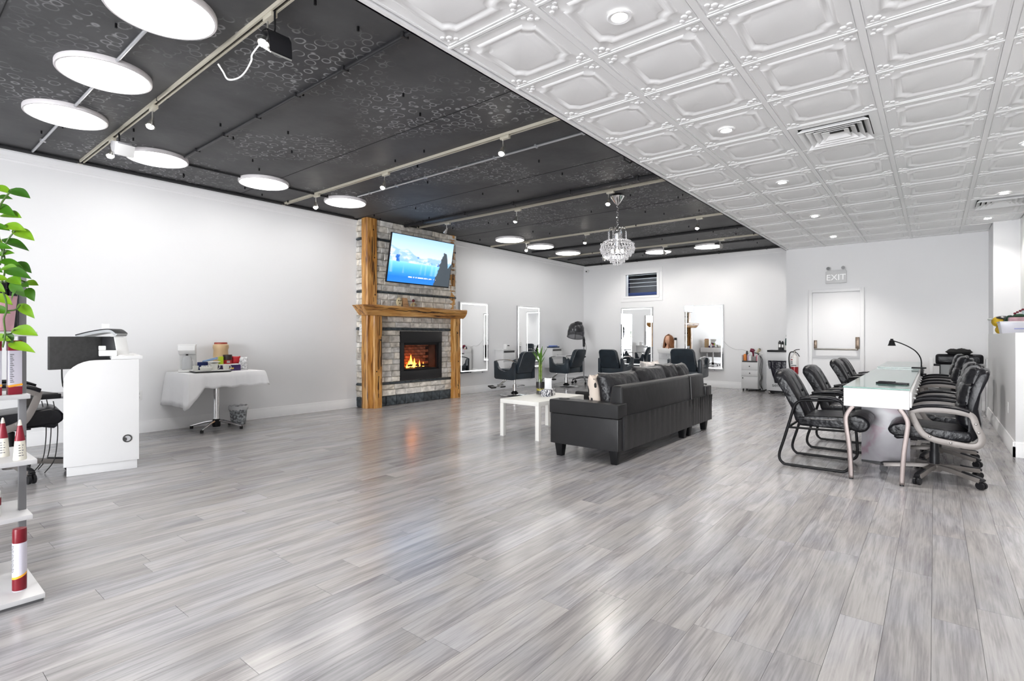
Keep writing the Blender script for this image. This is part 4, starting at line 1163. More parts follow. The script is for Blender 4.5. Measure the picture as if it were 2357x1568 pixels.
t = T('comb_tray', 'blue tray of combs on the cabinet by the corner', 'tray', (XL+.13, 11.15, .926))
t.p('tray', G().box(-.08,.08,-.18,.16,0,.035), M('navy_tray', (.02,.04,.09), .4), .008); t.p('combs', G().box(-.06,.06,-.14,.10,.035,.06), M('blue_combs', (.12,.2,.6), .4), .01)
t = T('mannequin_head', 'mannequin training head with long auburn hair on a white cabinet', 'mannequin head', (-5.20, YB-.13, .926))
t.p('neck', G().lathe([(.09,0),(.07,.03),(.05,.08),(.05,.14)], 14), M('mannequin_skin', (.62,.36,.24), .5))
hd = t.p('head', G().ell((0,-.02,.20), (.075,.09,.115), 16, 12), M('mannequin_skin'))
t.p('nose', G().ell((0,-.11,.19), (.012,.018,.02), 8, 6), M('mannequin_skin'), par=hd)
g = G()
for i in range(9):
    q = i/8; z = .335-.335*q; 
    w_ = .10*math.sqrt(max(0,1-(1-min(1,q*2.4))**2))+.045*max(0,q-.3); 
    g.v += [(w_*1.0*math.cos(a), .02+(.095+.02*q)*math.sqrt(max(.02,min(1,q*3)))*math.sin(a), z) for a in [R(-62+304*k/20+0) for k in range(21)]]
for i in range(8):
    for j in range(20): g.f.append((i*21+j, i*21+j+1, (i+1)*21+j+1, (i+1)*21+j))
hair = M('auburn_hair', (.20,.075,.025), .45, noise=(30,.6), scale=(6,6,.6))
ho = t.p('hair', g, hair); ho.rotation_euler = (0,0,0)
sm = ho.modifiers.new('thick', 'SOLIDIFY'); sm.thickness = .02
t.p('stray_lock', G().tube(smooth_path([(.05,-.10,.10),(.055,-.13,.0),(.05,-.145,-.09)], 4), [.016]*4+[.014]*4+[.008], 7), hair)
t = T('hair_clipper', 'pale hair clipper standing behind the mannequin head', 'clipper', (-5.04, YB-.10, .926))
t.p('body', G().tube([(0,0,0),(0,0,.10),(.01,0,.20)], [.03,.028,.022], 10), plastic_white); t.p('blade', G().box(-.02,.04,-.012,.012,.20,.26), black_plastic, .004)
t = T('white_basket', 'white plastic basket on the front of the mannequin cabinet', 'basket', (-5.20, YB-.345, .80))
t.p('basket', G().hexa([(-.16,-.05,0),(.16,-.05,0),(.16,.05,0),(-.16,.05,0)], [(-.19,-.07,.11),(.19,-.07,.11),(.19,.06,.11),(-.19,.06,.11)]), plastic_white, .008)

# hood dryer
t = T('hood_dryer', 'hair hood dryer on a wheeled stand in the far left corner', 'hair dryer', (-7.10, 11.80, 0))
for k in range(5):
    a = R(20+72*k); c, s_ = math.cos(a), math.sin(a)
    lg = t.p('base_leg', G().tube(smooth_path([(0,0,.16),(.10*c,.10*s_,.155),(.27*c,.27*s_,.12),(.32*c,.32*s_,.09)], 4), [.028]*3+[.026]*4+[.022]*4+[.018]*2, 8), M('grey_plastic', (.10,.10,.105), .4))
    t.p('caster', G().cyl((.32*c-.02*s_,.32*s_+.02*c,.03),(.32*c+.02*s_,.32*s_-.02*c,.03),.03,n=12).cyl((.32*c,.32*s_,.04),(.32*c,.32*s_,.10),.008,n=6), black_plastic, par=lg)
t.p('pole', G().cyl((0,0,.14),(0,0,1.05),.013,n=10), grey_metal)
t.p('pole_collar', G().cyl((0,0,.66),(0,0,.72),.026,n=12).obox((.03,0,.69),(.05,.02,.03)), black_plastic)
t.p('tilt_joint', G().tube([(0,0,.95),(0,0,1.12),(-.01,-.01,1.24)], [.03,.035,.02], 10), black_plastic)
dm = Matrix.Translation((-.16,-.12,1.36)) @ Euler((R(12),R(14),0)).to_matrix().to_4x4()
smoke = M('smoked_visor', (.30,.30,.32), .08, trans=.85, ior=1.2)
g = G().lathe([(.215,-.16),(.222,-.158),(.222,-.02),(.20,.06),(.19,.06),(.212,-.02),(.212,-.155)], 24, caps=False).xf(dm); t.p('visor', g, smoke)
g = G().lathe([(.205,.04),(.20,.10),(.16,.17),(.09,.21),(.02,.22)], 24).xf(dm); t.p('hood', g, M('dark_hood', (.03,.03,.033), .3))
g = G().lathe([(.225,-.165),(.23,-.16),(.225,-.15),(.215,-.155)], 24, caps=False).xf(dm); t.p('hood_rim', g, black_plastic)
g = G()
for k in range(6):
    a = R(60*k); g.tube([(.217*math.cos(a),.217*math.sin(a),-.16),(.217*math.cos(a),.217*math.sin(a),.0),(.195*math.cos(a),.195*math.sin(a),.08)], .006, 5)
t.p('visor_rib', g.xf(dm), black_plastic)
t.p('motor_box', G().obox((.02,.04,.17),(.16,.16,.14)).xf(dm), black_plastic, .03, seg=3)
t.p('dryer_cable', G().tube(smooth_path([(.02,0,1.1),(.05,.03,.95),(.04,.03,.8),(.02,.02,.70)], 5), .005, 6), black_rubber)
# ------------------------------------------------------------------ sectional sofa
t = T('sectional_sofa', 'black leather sectional sofa seen from behind with tapered legs', 'sofa', (-2.65, 5.7, 0))
def P5(name, g, mat, bev=0, **kw): return t.p(name, g, mat, bev, world=True, **kw)
XB = -2.285; Y0s, Y1s = 4.405, 6.98
def taper(x, y):
    return G().hexa([(x-.03,y-.03,0),(x+.03,y-.03,0),(x+.03,y+.03,0),(x-.03,y+.03,0)], [(x-.045,y-.045,.14),(x+.045,y-.045,.14),(x+.045,y+.045,.14),(x-.045,y+.045,.14)])
for (x, y) in ((-2.965,4.475),(-2.345,4.465),(-2.345,6.15),(-2.345,6.33),(-2.345,6.89),(-3.82,6.47),(-3.82,6.9),(-2.965,6.15)): P5('leg', taper(x, y), black_metal, .004)
P5('base_frame', G().box(-3.0, XB-.02, 4.56, 6.24, .13, .40), sofa_leather, .012)
P5('chaise_base', G().box(-3.92, XB-.02, 6.26, Y1s-.02, .13, .36), sofa_leather, .015)
P5('chaise_cushion', G().box(-3.925, -2.50, 6.27, 6.80, .34, .45), sofa_leather, .035, seg=3)
for y0, y1 in ((4.57,5.40),(5.41,6.24)): P5('seat_cushion', G().box(-3.03,-2.55,y0,y1,.36,.46), sofa_leather, .035, seg=3)
P5('arm_lower', G().box(-3.045, XB, Y0s, 4.575, .13, .432), sofa_leather, .010)
P5('arm_upper', G().box(-3.055, XB+.005, Y0s-.008, 4.585, .434, .572), sofa_leather, .016, seg=3)
cup = P5('cup_holder', G().lathe([(.050,.575),(.056,.577),(.058,.574),(.05,.572),(.044,.53),(.01,.528)], 20, (-2.93,4.49,0), caps=False), black_plastic)
P5('far_arm_lower', G().box(-2.62, XB+.01, 6.80, Y1s, .13, .432), sofa_leather, .012)
P5('far_arm_upper', G().box(-2.62, XB+.012, 6.79, Y1s+.008, .434, .572), sofa_leather, .016, seg=3)
# back panels: upper pad and gathered lower skirt
def wavy_panel(y0, y1, z0, z1, x0, x1, amp, seed, ny=24, nz=4):
    rd = random.Random(seed); ph = rd.uniform(0,6); g = G(); a = []
    for j in range(nz+1):
        for i in range(ny+1):
            y = y0+(y1-y0)*i/ny; z = z0+(z1-z0)*j/nz
            q = 1 if j == nz else .5 if j == nz-1 else .25
            wv = amp*q*(math.sin(i*2.1+ph)+.6*math.sin(i*3.7+ph*2)+rd.uniform(-.5,.5))
            g.v.append((x1+wv, y, z+(.25*wv if j == nz else 0)))
    m = ny+1
    for j in range(nz):
        for i in range(ny): g.f.append((j*m+i, j*m+i+1, (j+1)*m+i+1, (j+1)*m+i))
    k = len(g.v); g.v += [(x0,y0,z0),(x0,y1,z0),(x0,y1,z1),(x0,y0,z1)]
    g.f += [(k,k+3,k+2,k+1), tuple([k]+[0])+tuple(range(1,ny+1))+(k+1,), tuple([k+3,k+2])+tuple(nz*m+i for i in range(ny,-1,-1)), tuple([k]+[k+3]+[j*m for j in range(nz,-1,-1)]), tuple([k+1]+[j*m+ny for j in range(nz+1)]+[k+2])]
    return g
P5('back_upper', G().hexa([(-2.46,4.52,.40),(XB-.0,4.52,.40),(XB,6.27,.40),(-2.46,6.27,.40)], [(-2.42,4.53,.735),(XB-.02,4.53,.735),(XB-.02,6.27,.735),(-2.42,6.27,.735)]), sofa_leather, .03, seg=3)
P5('back_skirt', wavy_panel(4.50, 6.26, .13, .45, -2.42, XB+.018, .0045, 3, 40), sofa_leather, angle=60)
P5('chaise_back_upper', G().hexa([(-2.46,6.275,.40),(XB,6.275,.40),(XB,6.79,.40),(-2.46,6.79,.40)], [(-2.42,6.275,.735),(XB-.02,6.275,.735),(XB-.02,6.77,.735),(-2.42,6.77,.735)]), sofa_leather, .028, seg=3)
P5('chaise_back_skirt', wavy_panel(6.27, 6.97, .13, .455, -2.42, XB+.018, .008, 9, 26), sofa_leather, angle=60)
P5('seam_piping', G().tube([(XB+.006,6.272,.14),(XB+.010,6.272,.44),(XB-.006,6.272,.72)], .005, 6), M('piping_grey', (.14,.14,.145), .4))
# loose back cushions
def cushion(label, loc, rz, w, h, d, mat, seed, lean=0, wr=.012, cat='cushion', name='back_cushion', group=None):
    g = G().pillow(w, h, d, 16, wr, seed)
    g.xf(Matrix.Translation((0,0,h/2*.96)) @ Euler((lean,0,0)).to_matrix().to_4x4())
    return one(name, label, cat, g, mat, loc, rz, group=group, angle=80, weld=.0005)
gp_ = 'black sofa back cushions'
cushion('plump black leather back cushion at the near end of the sofa', (-2.57,5.0,.455), R(90), .80, .40, .26, cushion_leather, 1, R(-12), .016, group=gp_)
cushion('second black leather back cushion, in the middle of the sofa', (-2.57,5.72,.455), R(90), .74, .43, .26, cushion_leather, 2, R(-10), .016, group=gp_)
cushion('third black leather back cushion, before the chaise', (-2.57,6.22,.455), R(88), .46, .44, .24, cushion_leather, 3, R(-12), .016, group=gp_)
cushion('furthest black leather back cushion, at the chaise end', (-2.55,6.60,.455), R(92), .44, .43, .22, cushion_leather, 4, R(-12), .014, group=gp_)
def patterned():
    m, nt, N, L, b = nodes_of('beige_print_fabric')
    tc = N.new('ShaderNodeTexCoord'); v = N.new('ShaderNodeTexVoronoi'); v.inputs['Scale'].default_value = 13
    mp = N.new('ShaderNodeMapping'); mp.inputs['Scale'].default_value = (1,1,.55); L.new(tc.outputs['Object'], mp.inputs[0]); L.new(mp.outputs[0], v.inputs['Vector'])
    r = N.new('ShaderNodeValToRGB'); r.color_ramp.interpolation = 'CONSTANT'; r.color_ramp.elements[1].position = .40
    r.color_ramp.elements[0].color = (.02,.02,.02,1); r.color_ramp.elements[1].color = (.62,.54,.47,1)
    n = N.new('ShaderNodeTexNoise'); n.inputs['Scale'].default_value = 5; L.new(tc.outputs['Object'], n.inputs['Vector'])
    ad = N.new('ShaderNodeMath'); ad.operation = 'ADD'; L.new(v.outputs['Distance'], ad.inputs[0])
    mr = N.new('ShaderNodeMapRange'); mr.inputs[1].default_value = .4; mr.inputs[2].default_value = .55; mr.inputs[3].default_value = -.1; mr.inputs[4].default_value = .22; L.new(n.outputs['Fac'], mr.inputs[0])
    L.new(mr.outputs[0], ad.inputs[1]); L.new(ad.outputs[0], r.inputs[0]); L.new(r.outputs[0], b.inputs['Base Color']); b.inputs['Roughness'].default_value = .85
    return m
pf = patterned()
cushion('beige throw pillow with black print leaning at the near end of the sofa', (-2.69,4.73,.455), R(102), .34, .38, .13, pf, 8, R(-8), .004, name='throw_pillow', cat='pillow')
cushion('pale patterned throw pillow peeking over the far sofa cushions', (-2.80,6.28,.455), R(80), .40, .46, .14, M('grey_pattern_fabric', (.50,.47,.45), .85, noise=(14,.6)), 9, R(-6), .006, name='throw_pillow', cat='pillow')

# ------------------------------------------------------------------ coffee table with vase and tissues
t = T('coffee_table', 'low off-white coffee table behind the sofa arm', 'table', (-3.84, 5.40, 0))
t.p('tabletop', G().box(-.29,.29,-.50,.50,.40,.45), lack_white, .003)
for sx in (-1, 1):
    for sy in (-1, 1): t.p('leg', G().box(sx*.265-.025, sx*.265+.025, sy*.475-.025, sy*.475+.025, 0, .40), lack_white, .002)
t = T('bamboo_vase', 'glass vase of lucky bamboo on the coffee table', 'plant', (-4.03, 5.60, .45))
vg = t.p('vase', G().lathe([(.052,0),(.055,.004),(.055,.20),(.052,.20),(.052,.008),(.01,.006)], 24, caps=False), glass)
t.p('dark_pebbles', G().lathe([(.048,.008),(.048,.05),(.02,.052)], 20), M('pebbles', (.05,.05,.05), .6, noise=(60,.8)))
t.p('yellow_stones', G().lathe([(.0485,.05),(.0485,.075),(.02,.08)], 20), M('yellow_gravel', (.55,.45,.05), .6, noise=(50,.7)))
t.p('black_wrap', G().lathe([(.0565,.085),(.0575,.09),(.0575,.155),(.0565,.16)], 24, caps=False), M('vase_wrap', (.03,.028,.028), .35))
lb = M('bamboo_green', (.13,.20,.03), .4, noise=(10,.3)); lfm = M('bamboo_leaf', (.10,.24,.03), .45, rand=.3)
rd = random.Random(3)
for k in range(4):
    a = k*1.6; x, y = .016*math.cos(a), .016*math.sin(a); h = .42+.05*rd.random()
    st = t.p('bamboo_stalk', G().lathe([(.010,.06)]+sum([[(.010,z-.004),(.0125,z),(.010,z+.004)] for z in [.13+.06*q for q in range(5)]], [])+[(.008,h)], 8, (x,y,0)), lb)
    for q in range(4):
        b_ = rd.uniform(0,6.28); l_ = rd.uniform(.10,.18); c, s_ = math.cos(b_), math.sin(b_); z0 = h-.06+q*.03; up_ = rd.uniform(.5,1.3)
        g = G(); n = 5
        for i in range(n):
            u = i/(n-1); w_ = .011*math.sin(PI*(u*.86+.1)); px, py, pz = x+c*l_*u*.7, y+s_*l_*u*.7, z0+l_*up_*u-.12*u*u*l_
            g.v += [(px-s_*w_, py+c*w_, pz), (px, py, pz-.003), (px+s_*w_, py-c*w_, pz)]
        for i in range(n-1): g.f += [(i*3,i*3+1,i*3+4,i*3+3),(i*3+1,i*3+2,i*3+5,i*3+4)]
        t.p('leaf', g, lfm, par=st)
t = T('tissue_box', 'black and white patterned tissue box on the coffee table', 'tissue box', (-3.85, 5.52, .45), R(18))
def swirl():
    m, nt, N, L, b = nodes_of('black_white_swirl')
    tc = N.new('ShaderNodeTexCoord'); v = N.new('ShaderNodeTexWave'); v.inputs['Scale'].default_value = 14; v.inputs['Distortion'].default_value = 9; v.inputs['Detail Scale'].default_value = 2
    L.new(tc.outputs['Object'], v.inputs['Vector']); r = N.new('ShaderNodeValToRGB'); r.color_ramp.elements[0].position = .62; r.color_ramp.elements[1].position = .7
    r.color_ramp.elements[0].color = (.02,.02,.035,1); r.color_ramp.elements[1].color = (.8,.8,.82,1)
    L.new(v.outputs['Fac'], r.inputs[0]); L.new(r.outputs[0], b.inputs['Base Color']); b.inputs['Roughness'].default_value = .5; return m
t.p('carton', G().box(-.06,.06,-.12,.12,0,.085), swirl(), .004)
g = G().pillow(.10,.16,.03,6,.012,5).xf(Matrix.Translation((0,0,.15))); t.p('tissue', g, paper_white, weld=.0005, angle=80)

# ------------------------------------------------------------------ nail tables
def marble():
    m, nt, N, L, b = nodes_of('grey_pink_marble_panel')
    tc = N.new('ShaderNodeTexCoord'); n = N.new('ShaderNodeTexNoise'); n.inputs['Scale'].default_value = 2.6; n.inputs['Detail'].default_value = 3; n.inputs['Distortion'].default_value = 1.5
    L.new(tc.outputs['Object'], n.inputs['Vector']); r = N.new('ShaderNodeValToRGB'); e = r.color_ramp.elements
    e[0].position = .32; e[0].color = (.30,.21,.245,1); e[1].position = .65; e[1].color = (.40,.39,.41,1); x = e.new(.42); x.color = (.35,.33,.355,1)
    L.new(n.outputs['Fac'], r.inputs[0]); L.new(r.outputs[0], b.inputs['Base Color']); b.inputs['Roughness'].default_value = .3; return m
marb = marble()
green_glass = M('green_tinted_glass', (.075,.135,.122), .10, spec=.28)
green_edge = M('glass_edge_green', (.0,.13,.085), .15)
pink_chrome = M('warm_chrome', (.15,.125,.118), .34, .7)
def nail_table(label, y0, y1, ztop, x0=-.60, x1=-.155, panels=(), inset=(.05,.05)):
    L_ = y1-y0; t = T('manicure_table', label, 'table', ((x0+x1)/2, (y0+y1)/2, 0), group='glass topped manicure tables')
    hx = (x1-x0)/2; hy = L_/2
    t.p('cabinet_top', G().box(-hx,hx,-hy,hy,ztop-.165,ztop-.012), white_lam, .003)
    gl = t.p('glass_top', G().box(-hx-.003,hx+.003,-hy-.003,hy+.003,ztop-.010,ztop), green_glass, smooth=False)
    t.p('glass_edge', G().box(-hx-.004,hx+.004,-hy-.004,-hy-.0032,ztop-.0105,ztop-.0005).box(-hx-.004,-hx-.0032,-hy-.004,hy+.004,ztop-.0105,ztop-.0005), green_edge, par=gl, smooth=False)
    ndr = max(2, int(L_/.42))
    for k in range(ndr):
        a = -hy+.02+k*(L_-.04)/ndr; b_ = a+(L_-.04)/ndr-.012
        dr = t.p('drawer', G().box(hx,hx+.014,a,b_,ztop-.15,ztop-.03), white_lam, .003)
        t.p('knob', G().ell((hx+.026,(a+b_)/2,ztop-.09), (.014,.012,.012), 8, 6), chrome, par=dr)
    for p_ in panels: t.p('pedestal_panel', G().box(-hx+.05,hx-.02,p_-.012-(y0+y1)/2,p_+.012-(y0+y1)/2,.02,ztop-.165), marb, .002); t.p('pedestal_foot', G().box(-hx+.05,hx-.0,p_-.014-(y0+y1)/2,p_+.014-(y0+y1)/2,0,.02), black_plastic)
    for s in (-1, 1):
        for e_ in (-1, 1):
            yy = e_*(hy-inset[(e_+1)//2])
            pts = smooth_path([(s*(hx-.065),yy,ztop-.165),(s*(hx-.035),yy,ztop-.21),(s*(hx-.012),yy,ztop-.27),(s*(hx-.018),yy,ztop-.36),(s*(hx-.035),yy,ztop-.5),(s*(hx-.045),yy,ztop-.65),(s*(hx-.05),yy,.012)], 4)
            n = len(pts); lg = t.p('leg', G().tube(pts, 0, prof=[(-.024,-.017),(.024,-.017),(.024,.017),(-.024,.017)], up=(1,0,0)), pink_chrome, .003)
            t.p('foot_cap', G().cyl((s*(hx-.05),yy,0),(s*(hx-.05),yy,.014),.016,n=10), black_plastic, par=lg)
    return t
nail_table('long glass-topped manicure table nearest the camera with a remote on it', 5.22, 8.58, .786, panels=(6.08, 7.7), inset=(.05,.45))
nail_table('second glass-topped manicure table, further back by the exit door', 8.64, 10.62, .80, panels=(9.13,), inset=(.50,.05))
t = T('remote_tray', 'flat black remote-like tray lying on the nearest glass table top', 'tray', (-.29, 5.71, .786), R(-10))
t.p('body', G().box(-.115,.115,-.04,.04,0,.014), black_plastic, .004); t.p('ridge', G().box(-.10,.02,-.03,.03,.014,.022), black_plastic, .004)
# clamp lamp
t = T('clamp_lamp', 'slim black gooseneck lamp clamped to the glass table', 'lamp', (-.13, 8.45, .70))
t.p('clamp', G().box(-.10,.05,-.025,.025,.10,.118).box(-.01,.02,-.02,.02,-.02,.11).box(-.06,.05,-.02,.02,.02,.04), black_metal, .004)
t.p('gooseneck', G().tube(smooth_path([(.0,0,.10),(-.005,0,.22),(-.05,0,.31),(-.12,0,.37),(-.21,0,.42),(-.30,0,.455)], 6), .007, 8), black_metal)
sh = t.p('lamp_shade', G().lathe([(.014,.02),(.026,.01),(.032,-.02),(.042,-.05),(.046,-.058),(.040,-.056),(.028,-.02),(.012,.0)], 18, (-.305,0,.445), caps=False), black_metal)
t.p('lamp_cap', G().cyl((-.305,0,.455),(-.305,0,.478),.016,n=12), black_metal, par=sh)

# ------------------------------------------------------------------ guest chairs (sled frame)
def guest_chair():
    t = T('guest_chair', 'x', 'chair', (0,0,0))                     # faces +Y
    W_ = .295
    for s in (-1, 1):
        x = s*W_
        path = [(x,.19,.595),(x,.165,.628),(x,.12,.635),(x,-.11,.622),(x,-.175,.60),(x,-.205,.55),(x,-.235,.44),(x,-.29,.24),(x,-.325,.12),(x,-.325,.06),(x,-.295,.022),(x,-.24,.014),(x,.14,.014),(x,.19,.018),(x,.222,.045),(x,.232,.09),(x,.225,.25),(x,.205,.45),(x,.19,.56)]
        fr = t.p('sled_frame', G().tube(smooth_path(path+[path[0]], 3)[:-1], .0125, 8, closed=True), black_metal, angle=60)
        t.p('arm_pad', G().tube(smooth_path([(x,.165,.63),(x,.08,.652),(x,-.06,.650),(x,-.15,.632)], 4), 0, prof=[(-.028,-.006),(.028,-.006),(.030,.008),(.02,.018),(-.02,.018),(-.030,.008)], up=(0,0,1)), leather_fine, .003, par=fr)
        for y in (-.22,.12): t.p('glide', G().box(x-.01,x+.01,y-.012,y+.012,-.0,.006), black_rubber)
    t.p('seat_rail', G().tube([(-W_,-.255,.362),(W_,-.255,.362)], .011, 8).tube([(-W_,.215,.372),(W_,.215,.372)], .011, 8).tube([(-W_,-.255,.362),(-W_,.215,.372)], .010, 8).tube([(W_,-.255,.362),(W_,.215,.372)], .010, 8), black_metal)
    seat = [(-.17,.38),(-.195,.42),(-.175,.475),(-.05,.482),(.18,.492),(.27,.515),(.33,.505),(.372,.465),(.375,.42),(.35,.38),(.30,.362),(.24,.38),(.0,.378)]
    t.p('seat', G().prism(seat, 'x', -.258, .258), leather, .026, seg=3)
    for sx in (-1, 1): t.p('seat_piping', G().tube(smooth_path([(sx*.26,-.18,.448),(sx*.262,0,.452),(sx*.262,.2,.462),(sx*.258,.33,.455)], 4), .005, 6), leather_fine)
    back = [(-.10,.40),(-.165,.385),(-.205,.43),(-.235,.55),(-.30,.70),(-.365,.82),(-.385,.862),(-.365,.885),(-.315,.88),(-.27,.84),(-.215,.74),(-.16,.62),(-.115,.50)]
    g = G()
    n = len(back); cols = [(-.255,.93,.88),(-.235,.98,.965),(-.18,1,1),(0,1.0,1.012),(.18,1,1),(.235,.98,.965),(.255,.93,.88)]
    cy = sum(b[0] for b in back)/n; 
    for (x, k1, k2) in cols:
        for (y, z) in back:
            ym = -.16-.21*max(0,(z-.45))/.43*.9
            g.v.append((x, ym+(y-ym)*(k1 if abs(x) > .2 else 1), .40+(z-.40)*k2))
    for i in range(len(cols)-1):
        for j in range(n): g.f.append((i*n+j, i*n+(j+1)%n, (i+1)*n+(j+1)%n, (i+1)*n+j))
    g.f.append(tuple(range(n-1,-1,-1))); g.f.append(tuple((len(cols)-1)*n+j for j in range(n)))
    t.p('backrest', g, leather, .014, seg=2, angle=50)
    t.p('tuft_button', G().ell((0,-.185,.69), (.014,.010,.014), 8, 6), leather_fine)
    for sx in (-.10,.10): t.p('back_seam', G().tube(smooth_path([(sx,-.105,.50),(sx,-.165,.64),(sx,-.235,.79),(sx,-.30,.868)], 4), .004, 5), M('leather_seam', (.05,.05,.055), .4))
    return t.e
gc = guest_chair()
for i, (p, a, l) in enumerate([((-.81,5.72,0),R(-90),'black leather guest chair with sled frame nearest the camera'),
 ((-.75,6.74,0),R(-90),'second black leather guest chair from the camera along the table'),
 ((-.77,8.80,0),R(-90),'third black leather guest chair from the camera, before the exit door'),
 ((-.77,9.46,0),R(-90),'furthest black leather guest chair along the table, by the exit door')]):
    o = gc if i == 0 else dup(gc, p, a)
    o.location = p; o.rotation_euler = (0,0,a); o['label'] = l; o['group'] = 'black guest chairs'

# ------------------------------------------------------------------ executive chairs
arm_silver = M('silver_arm', (.185,.168,.157), .42, .35)
def exec_chair():
    t = T('office_chair', 'x', 'chair', (0,0,0))                    # faces +Y
    for k in range(5):
        a = R(18+72*k); c, s_ = math.cos(a), math.sin(a); v = lambda r, z: (r*c, r*s_, z)
        lg = t.p('base_spoke', G().tube([v(.03,.105),v(.15,.098),v(.27,.080),v(.355,.068)], 0, prof=[(-.029,-.018),(.029,-.018),(.022,.016),(-.022,.016)], up=(0,0,1)), arm_silver, .004)
        t.p('spoke_pad', G().tube([v(.22,.105),v(.29,.094),v(.355,.083),v(.375,.072)], 0, prof=[(-.022,-.010),(.022,-.010),(.016,.008),(-.016,.008)], up=(0,0,1)), black_plastic, .003, par=lg)
        t.p('caster', G().cyl((.355*c-.024*s_,.355*s_+.024*c,.030),(.355*c-.006*s_,.355*s_+.006*c,.030),.030,n=14).cyl((.355*c+.006*s_,.355*s_-.006*c,.030),(.355*c+.024*s_,.355*s_-.024*c,.030),.030,n=14).cyl(v(.355,.03),v(.355,.075),.009,n=8), black_plastic, par=lg)
    t.p('hub', G().lathe([(.045,.065),(.048,.075),(.048,.115),(.036,.125)], 18), arm_silver)
    t.p('gas_lift', G().lathe([(.036,.12),(.036,.22),(.031,.23),(.031,.31),(.02,.315),(.02,.345)], 18), black_plastic)
    t.p('tilt_mechanism', G().box(-.09,.09,-.11,.12,.325,.36).cyl((.06,.05,.35),(.24,.08,.345),.008,n=8), black_plastic, .01)
    seat = [(-.22,.36),(-.24,.40),(-.22,.445),(-.08,.45),(.12,.465),(.22,.475),(.28,.46),(.315,.42),(.30,.385),(.26,.36),(.20,.37),(.05,.355)]
    t.p('seat', G().prism(seat, 'x', -.245, .245), leather, .024, seg=3)
    t.p('seat_edge', G().prism([(-.20,.345),(.18,.35),(.25,.335),(.275,.355),(.25,.375),(.0,.37),(-.2,.375)], 'x', -.22, .22), leather_fine, .012)
    # back: outer shell and three puffed pads
    sh_ = [(-.20,.38),(-.255,.37),(-.30,.42),(-.305,.52),(-.285,.64),(-.30,.76),(-.345,.88),(-.355,.93),(-.335,.945),(-.295,.93),(-.25,.82),(-.225,.70),(-.225,.58),(-.225,.46)]
    g = G(); n = len(sh_); cols = [(-.25,.965),(-.225,.99),(-.12,1),(0,1.008),(.12,1),(.225,.99),(.25,.965)]
    for (x, k) in cols:
        for (y, z) in sh_:
            g.v.append((x*(1 if z > .55 else .92), y+.02*(abs(x)/.25)**2, .38+(z-.38)*k))
    for i in range(len(cols)-1):
        for j in range(n): g.f.append((i*n+j, i*n+(j+1)%n, (i+1)*n+(j+1)%n, (i+1)*n+j))
    g.f.append(tuple(range(n-1,-1,-1))); g.f.append(tuple((len(cols)-1)*n+j for j in range(n)))
    t.p('back_shell', g, leather_fine, .012, angle=50)
    for q, (y, z, h, d, ln) in enumerate(((-.255,.868,.20,.135,R(16)),(-.210,.735,.21,.125,R(10)),(-.198,.575,.22,.12,R(-4)))):
        gg = G().pillow(.46,h,d,12,.007,20+q,3.6).xf(Matrix.Translation((0,y,z)) @ Euler((ln,0,0)).to_matrix().to_4x4())
        t.p('back_pad', gg, leather, angle=80, weld=.0005)
    for s in (-1, 1):
        x = s*.275
        loop = smooth_path([(x,.155,.585),(x,.08,.606),(x,-.06,.612),(x,-.18,.600),(x,-.232,.575),(x,-.255,.50),(x,-.285,.42),(x,-.275,.362),(x,-.22,.340),(x,-.10,.352),(x,.0,.368),(x,.075,.41),(x,.125,.50),(x,.155,.585)], 4)[:-1]
        ar = t.p('arm_loop', G().tube(loop, 0, closed=True, prof=[(-.023,-.014),(.023,-.014),(.023,.014),(-.023,.014)], up=(1,0,0)), arm_silver, .004, angle=45)
        t.p('arm_pad', G().tube(smooth_path([(x,.165,.600),(x,.08,.632),(x,-.04,.642),(x,-.15,.632),(x,-.215,.612)], 4), 0, prof=[(-.03,-.010),(.03,-.010),(.034,.004),(.022,.016),(-.022,.016),(-.034,.004)], up=(0,0,1)), leather_fine, .003, par=ar)
        for (y, z) in ((-.252,.52),(-.268,.455),(.03,.392),(-.10,.355)): t.p('bolt_cap', G().ell((x+s*.014,y,z), (.005,.010,.010), 8, 5), M('bolt_silver', (.26,.25,.24), .35, .5), par=ar)
    return t.e
ec = exec_chair()
for i, (p, a, l) in enumerate([((.0,5.74,0),R(90),'black executive office chair with silver arms nearest the camera'),
 ((.02,6.64,0),R(90),'second black executive office chair from the camera along the table'),
 ((.02,8.50,0),R(90),'third black executive office chair from the camera along the table'),
 ((.02,9.70,0),R(90),'furthest black executive office chair along the table'),
 ((-6.13,.80,0),R(-6),'black office chair with grey arms behind the reception desk')]):
    o = ec if i == 0 else dup(ec, p, a)
    o.location = p; o.rotation_euler = (0,0,a); o['label'] = l; o['group'] = 'executive office chairs'
    if i == 4: o.scale = (1.08,1.08,1.25)
# ------------------------------------------------------------------ reception desk
da = math.atan2(-.10,.472)*1.0
t = T('reception_desk', 'white reception desk with a rounded corner and a grey ring grommet', 'desk', (-5.72, 1.345, 0), da)
def desk_panel():
    pts = [(-.265,.085),(.262,.085),(.262,1.0),(-.06,.995)]
    for i in range(9):
        a = R(90+90*i/8); pts.append((-.06+.205*math.cos(a)*1.0, .79+.205*math.sin(a)))
    pts = [(-.265,.085),(.262,.085),(.262,1.0),(-.05,.997)]+[(-.05-.215*math.sin(R(90*i/8)), .997-.19*(1-math.cos(R(90*i/8)))) for i in range(1,9)]
    return pts
t.p('side_panel', G().prism(desk_panel(), 'x', -.03, .0), white_lam, .003)
t.p('kick_board', G().box(-.9,-.035,-.245,.25,0,.085), white_lam, .002)
t.p('front_panel', G().box(-1.35,-.03,.235,.262,.085,1.0), white_lam, .003)
t.p('counter_top', G().box(-1.38,.0,.06,.29,1.0,1.03), white_lam, .004)
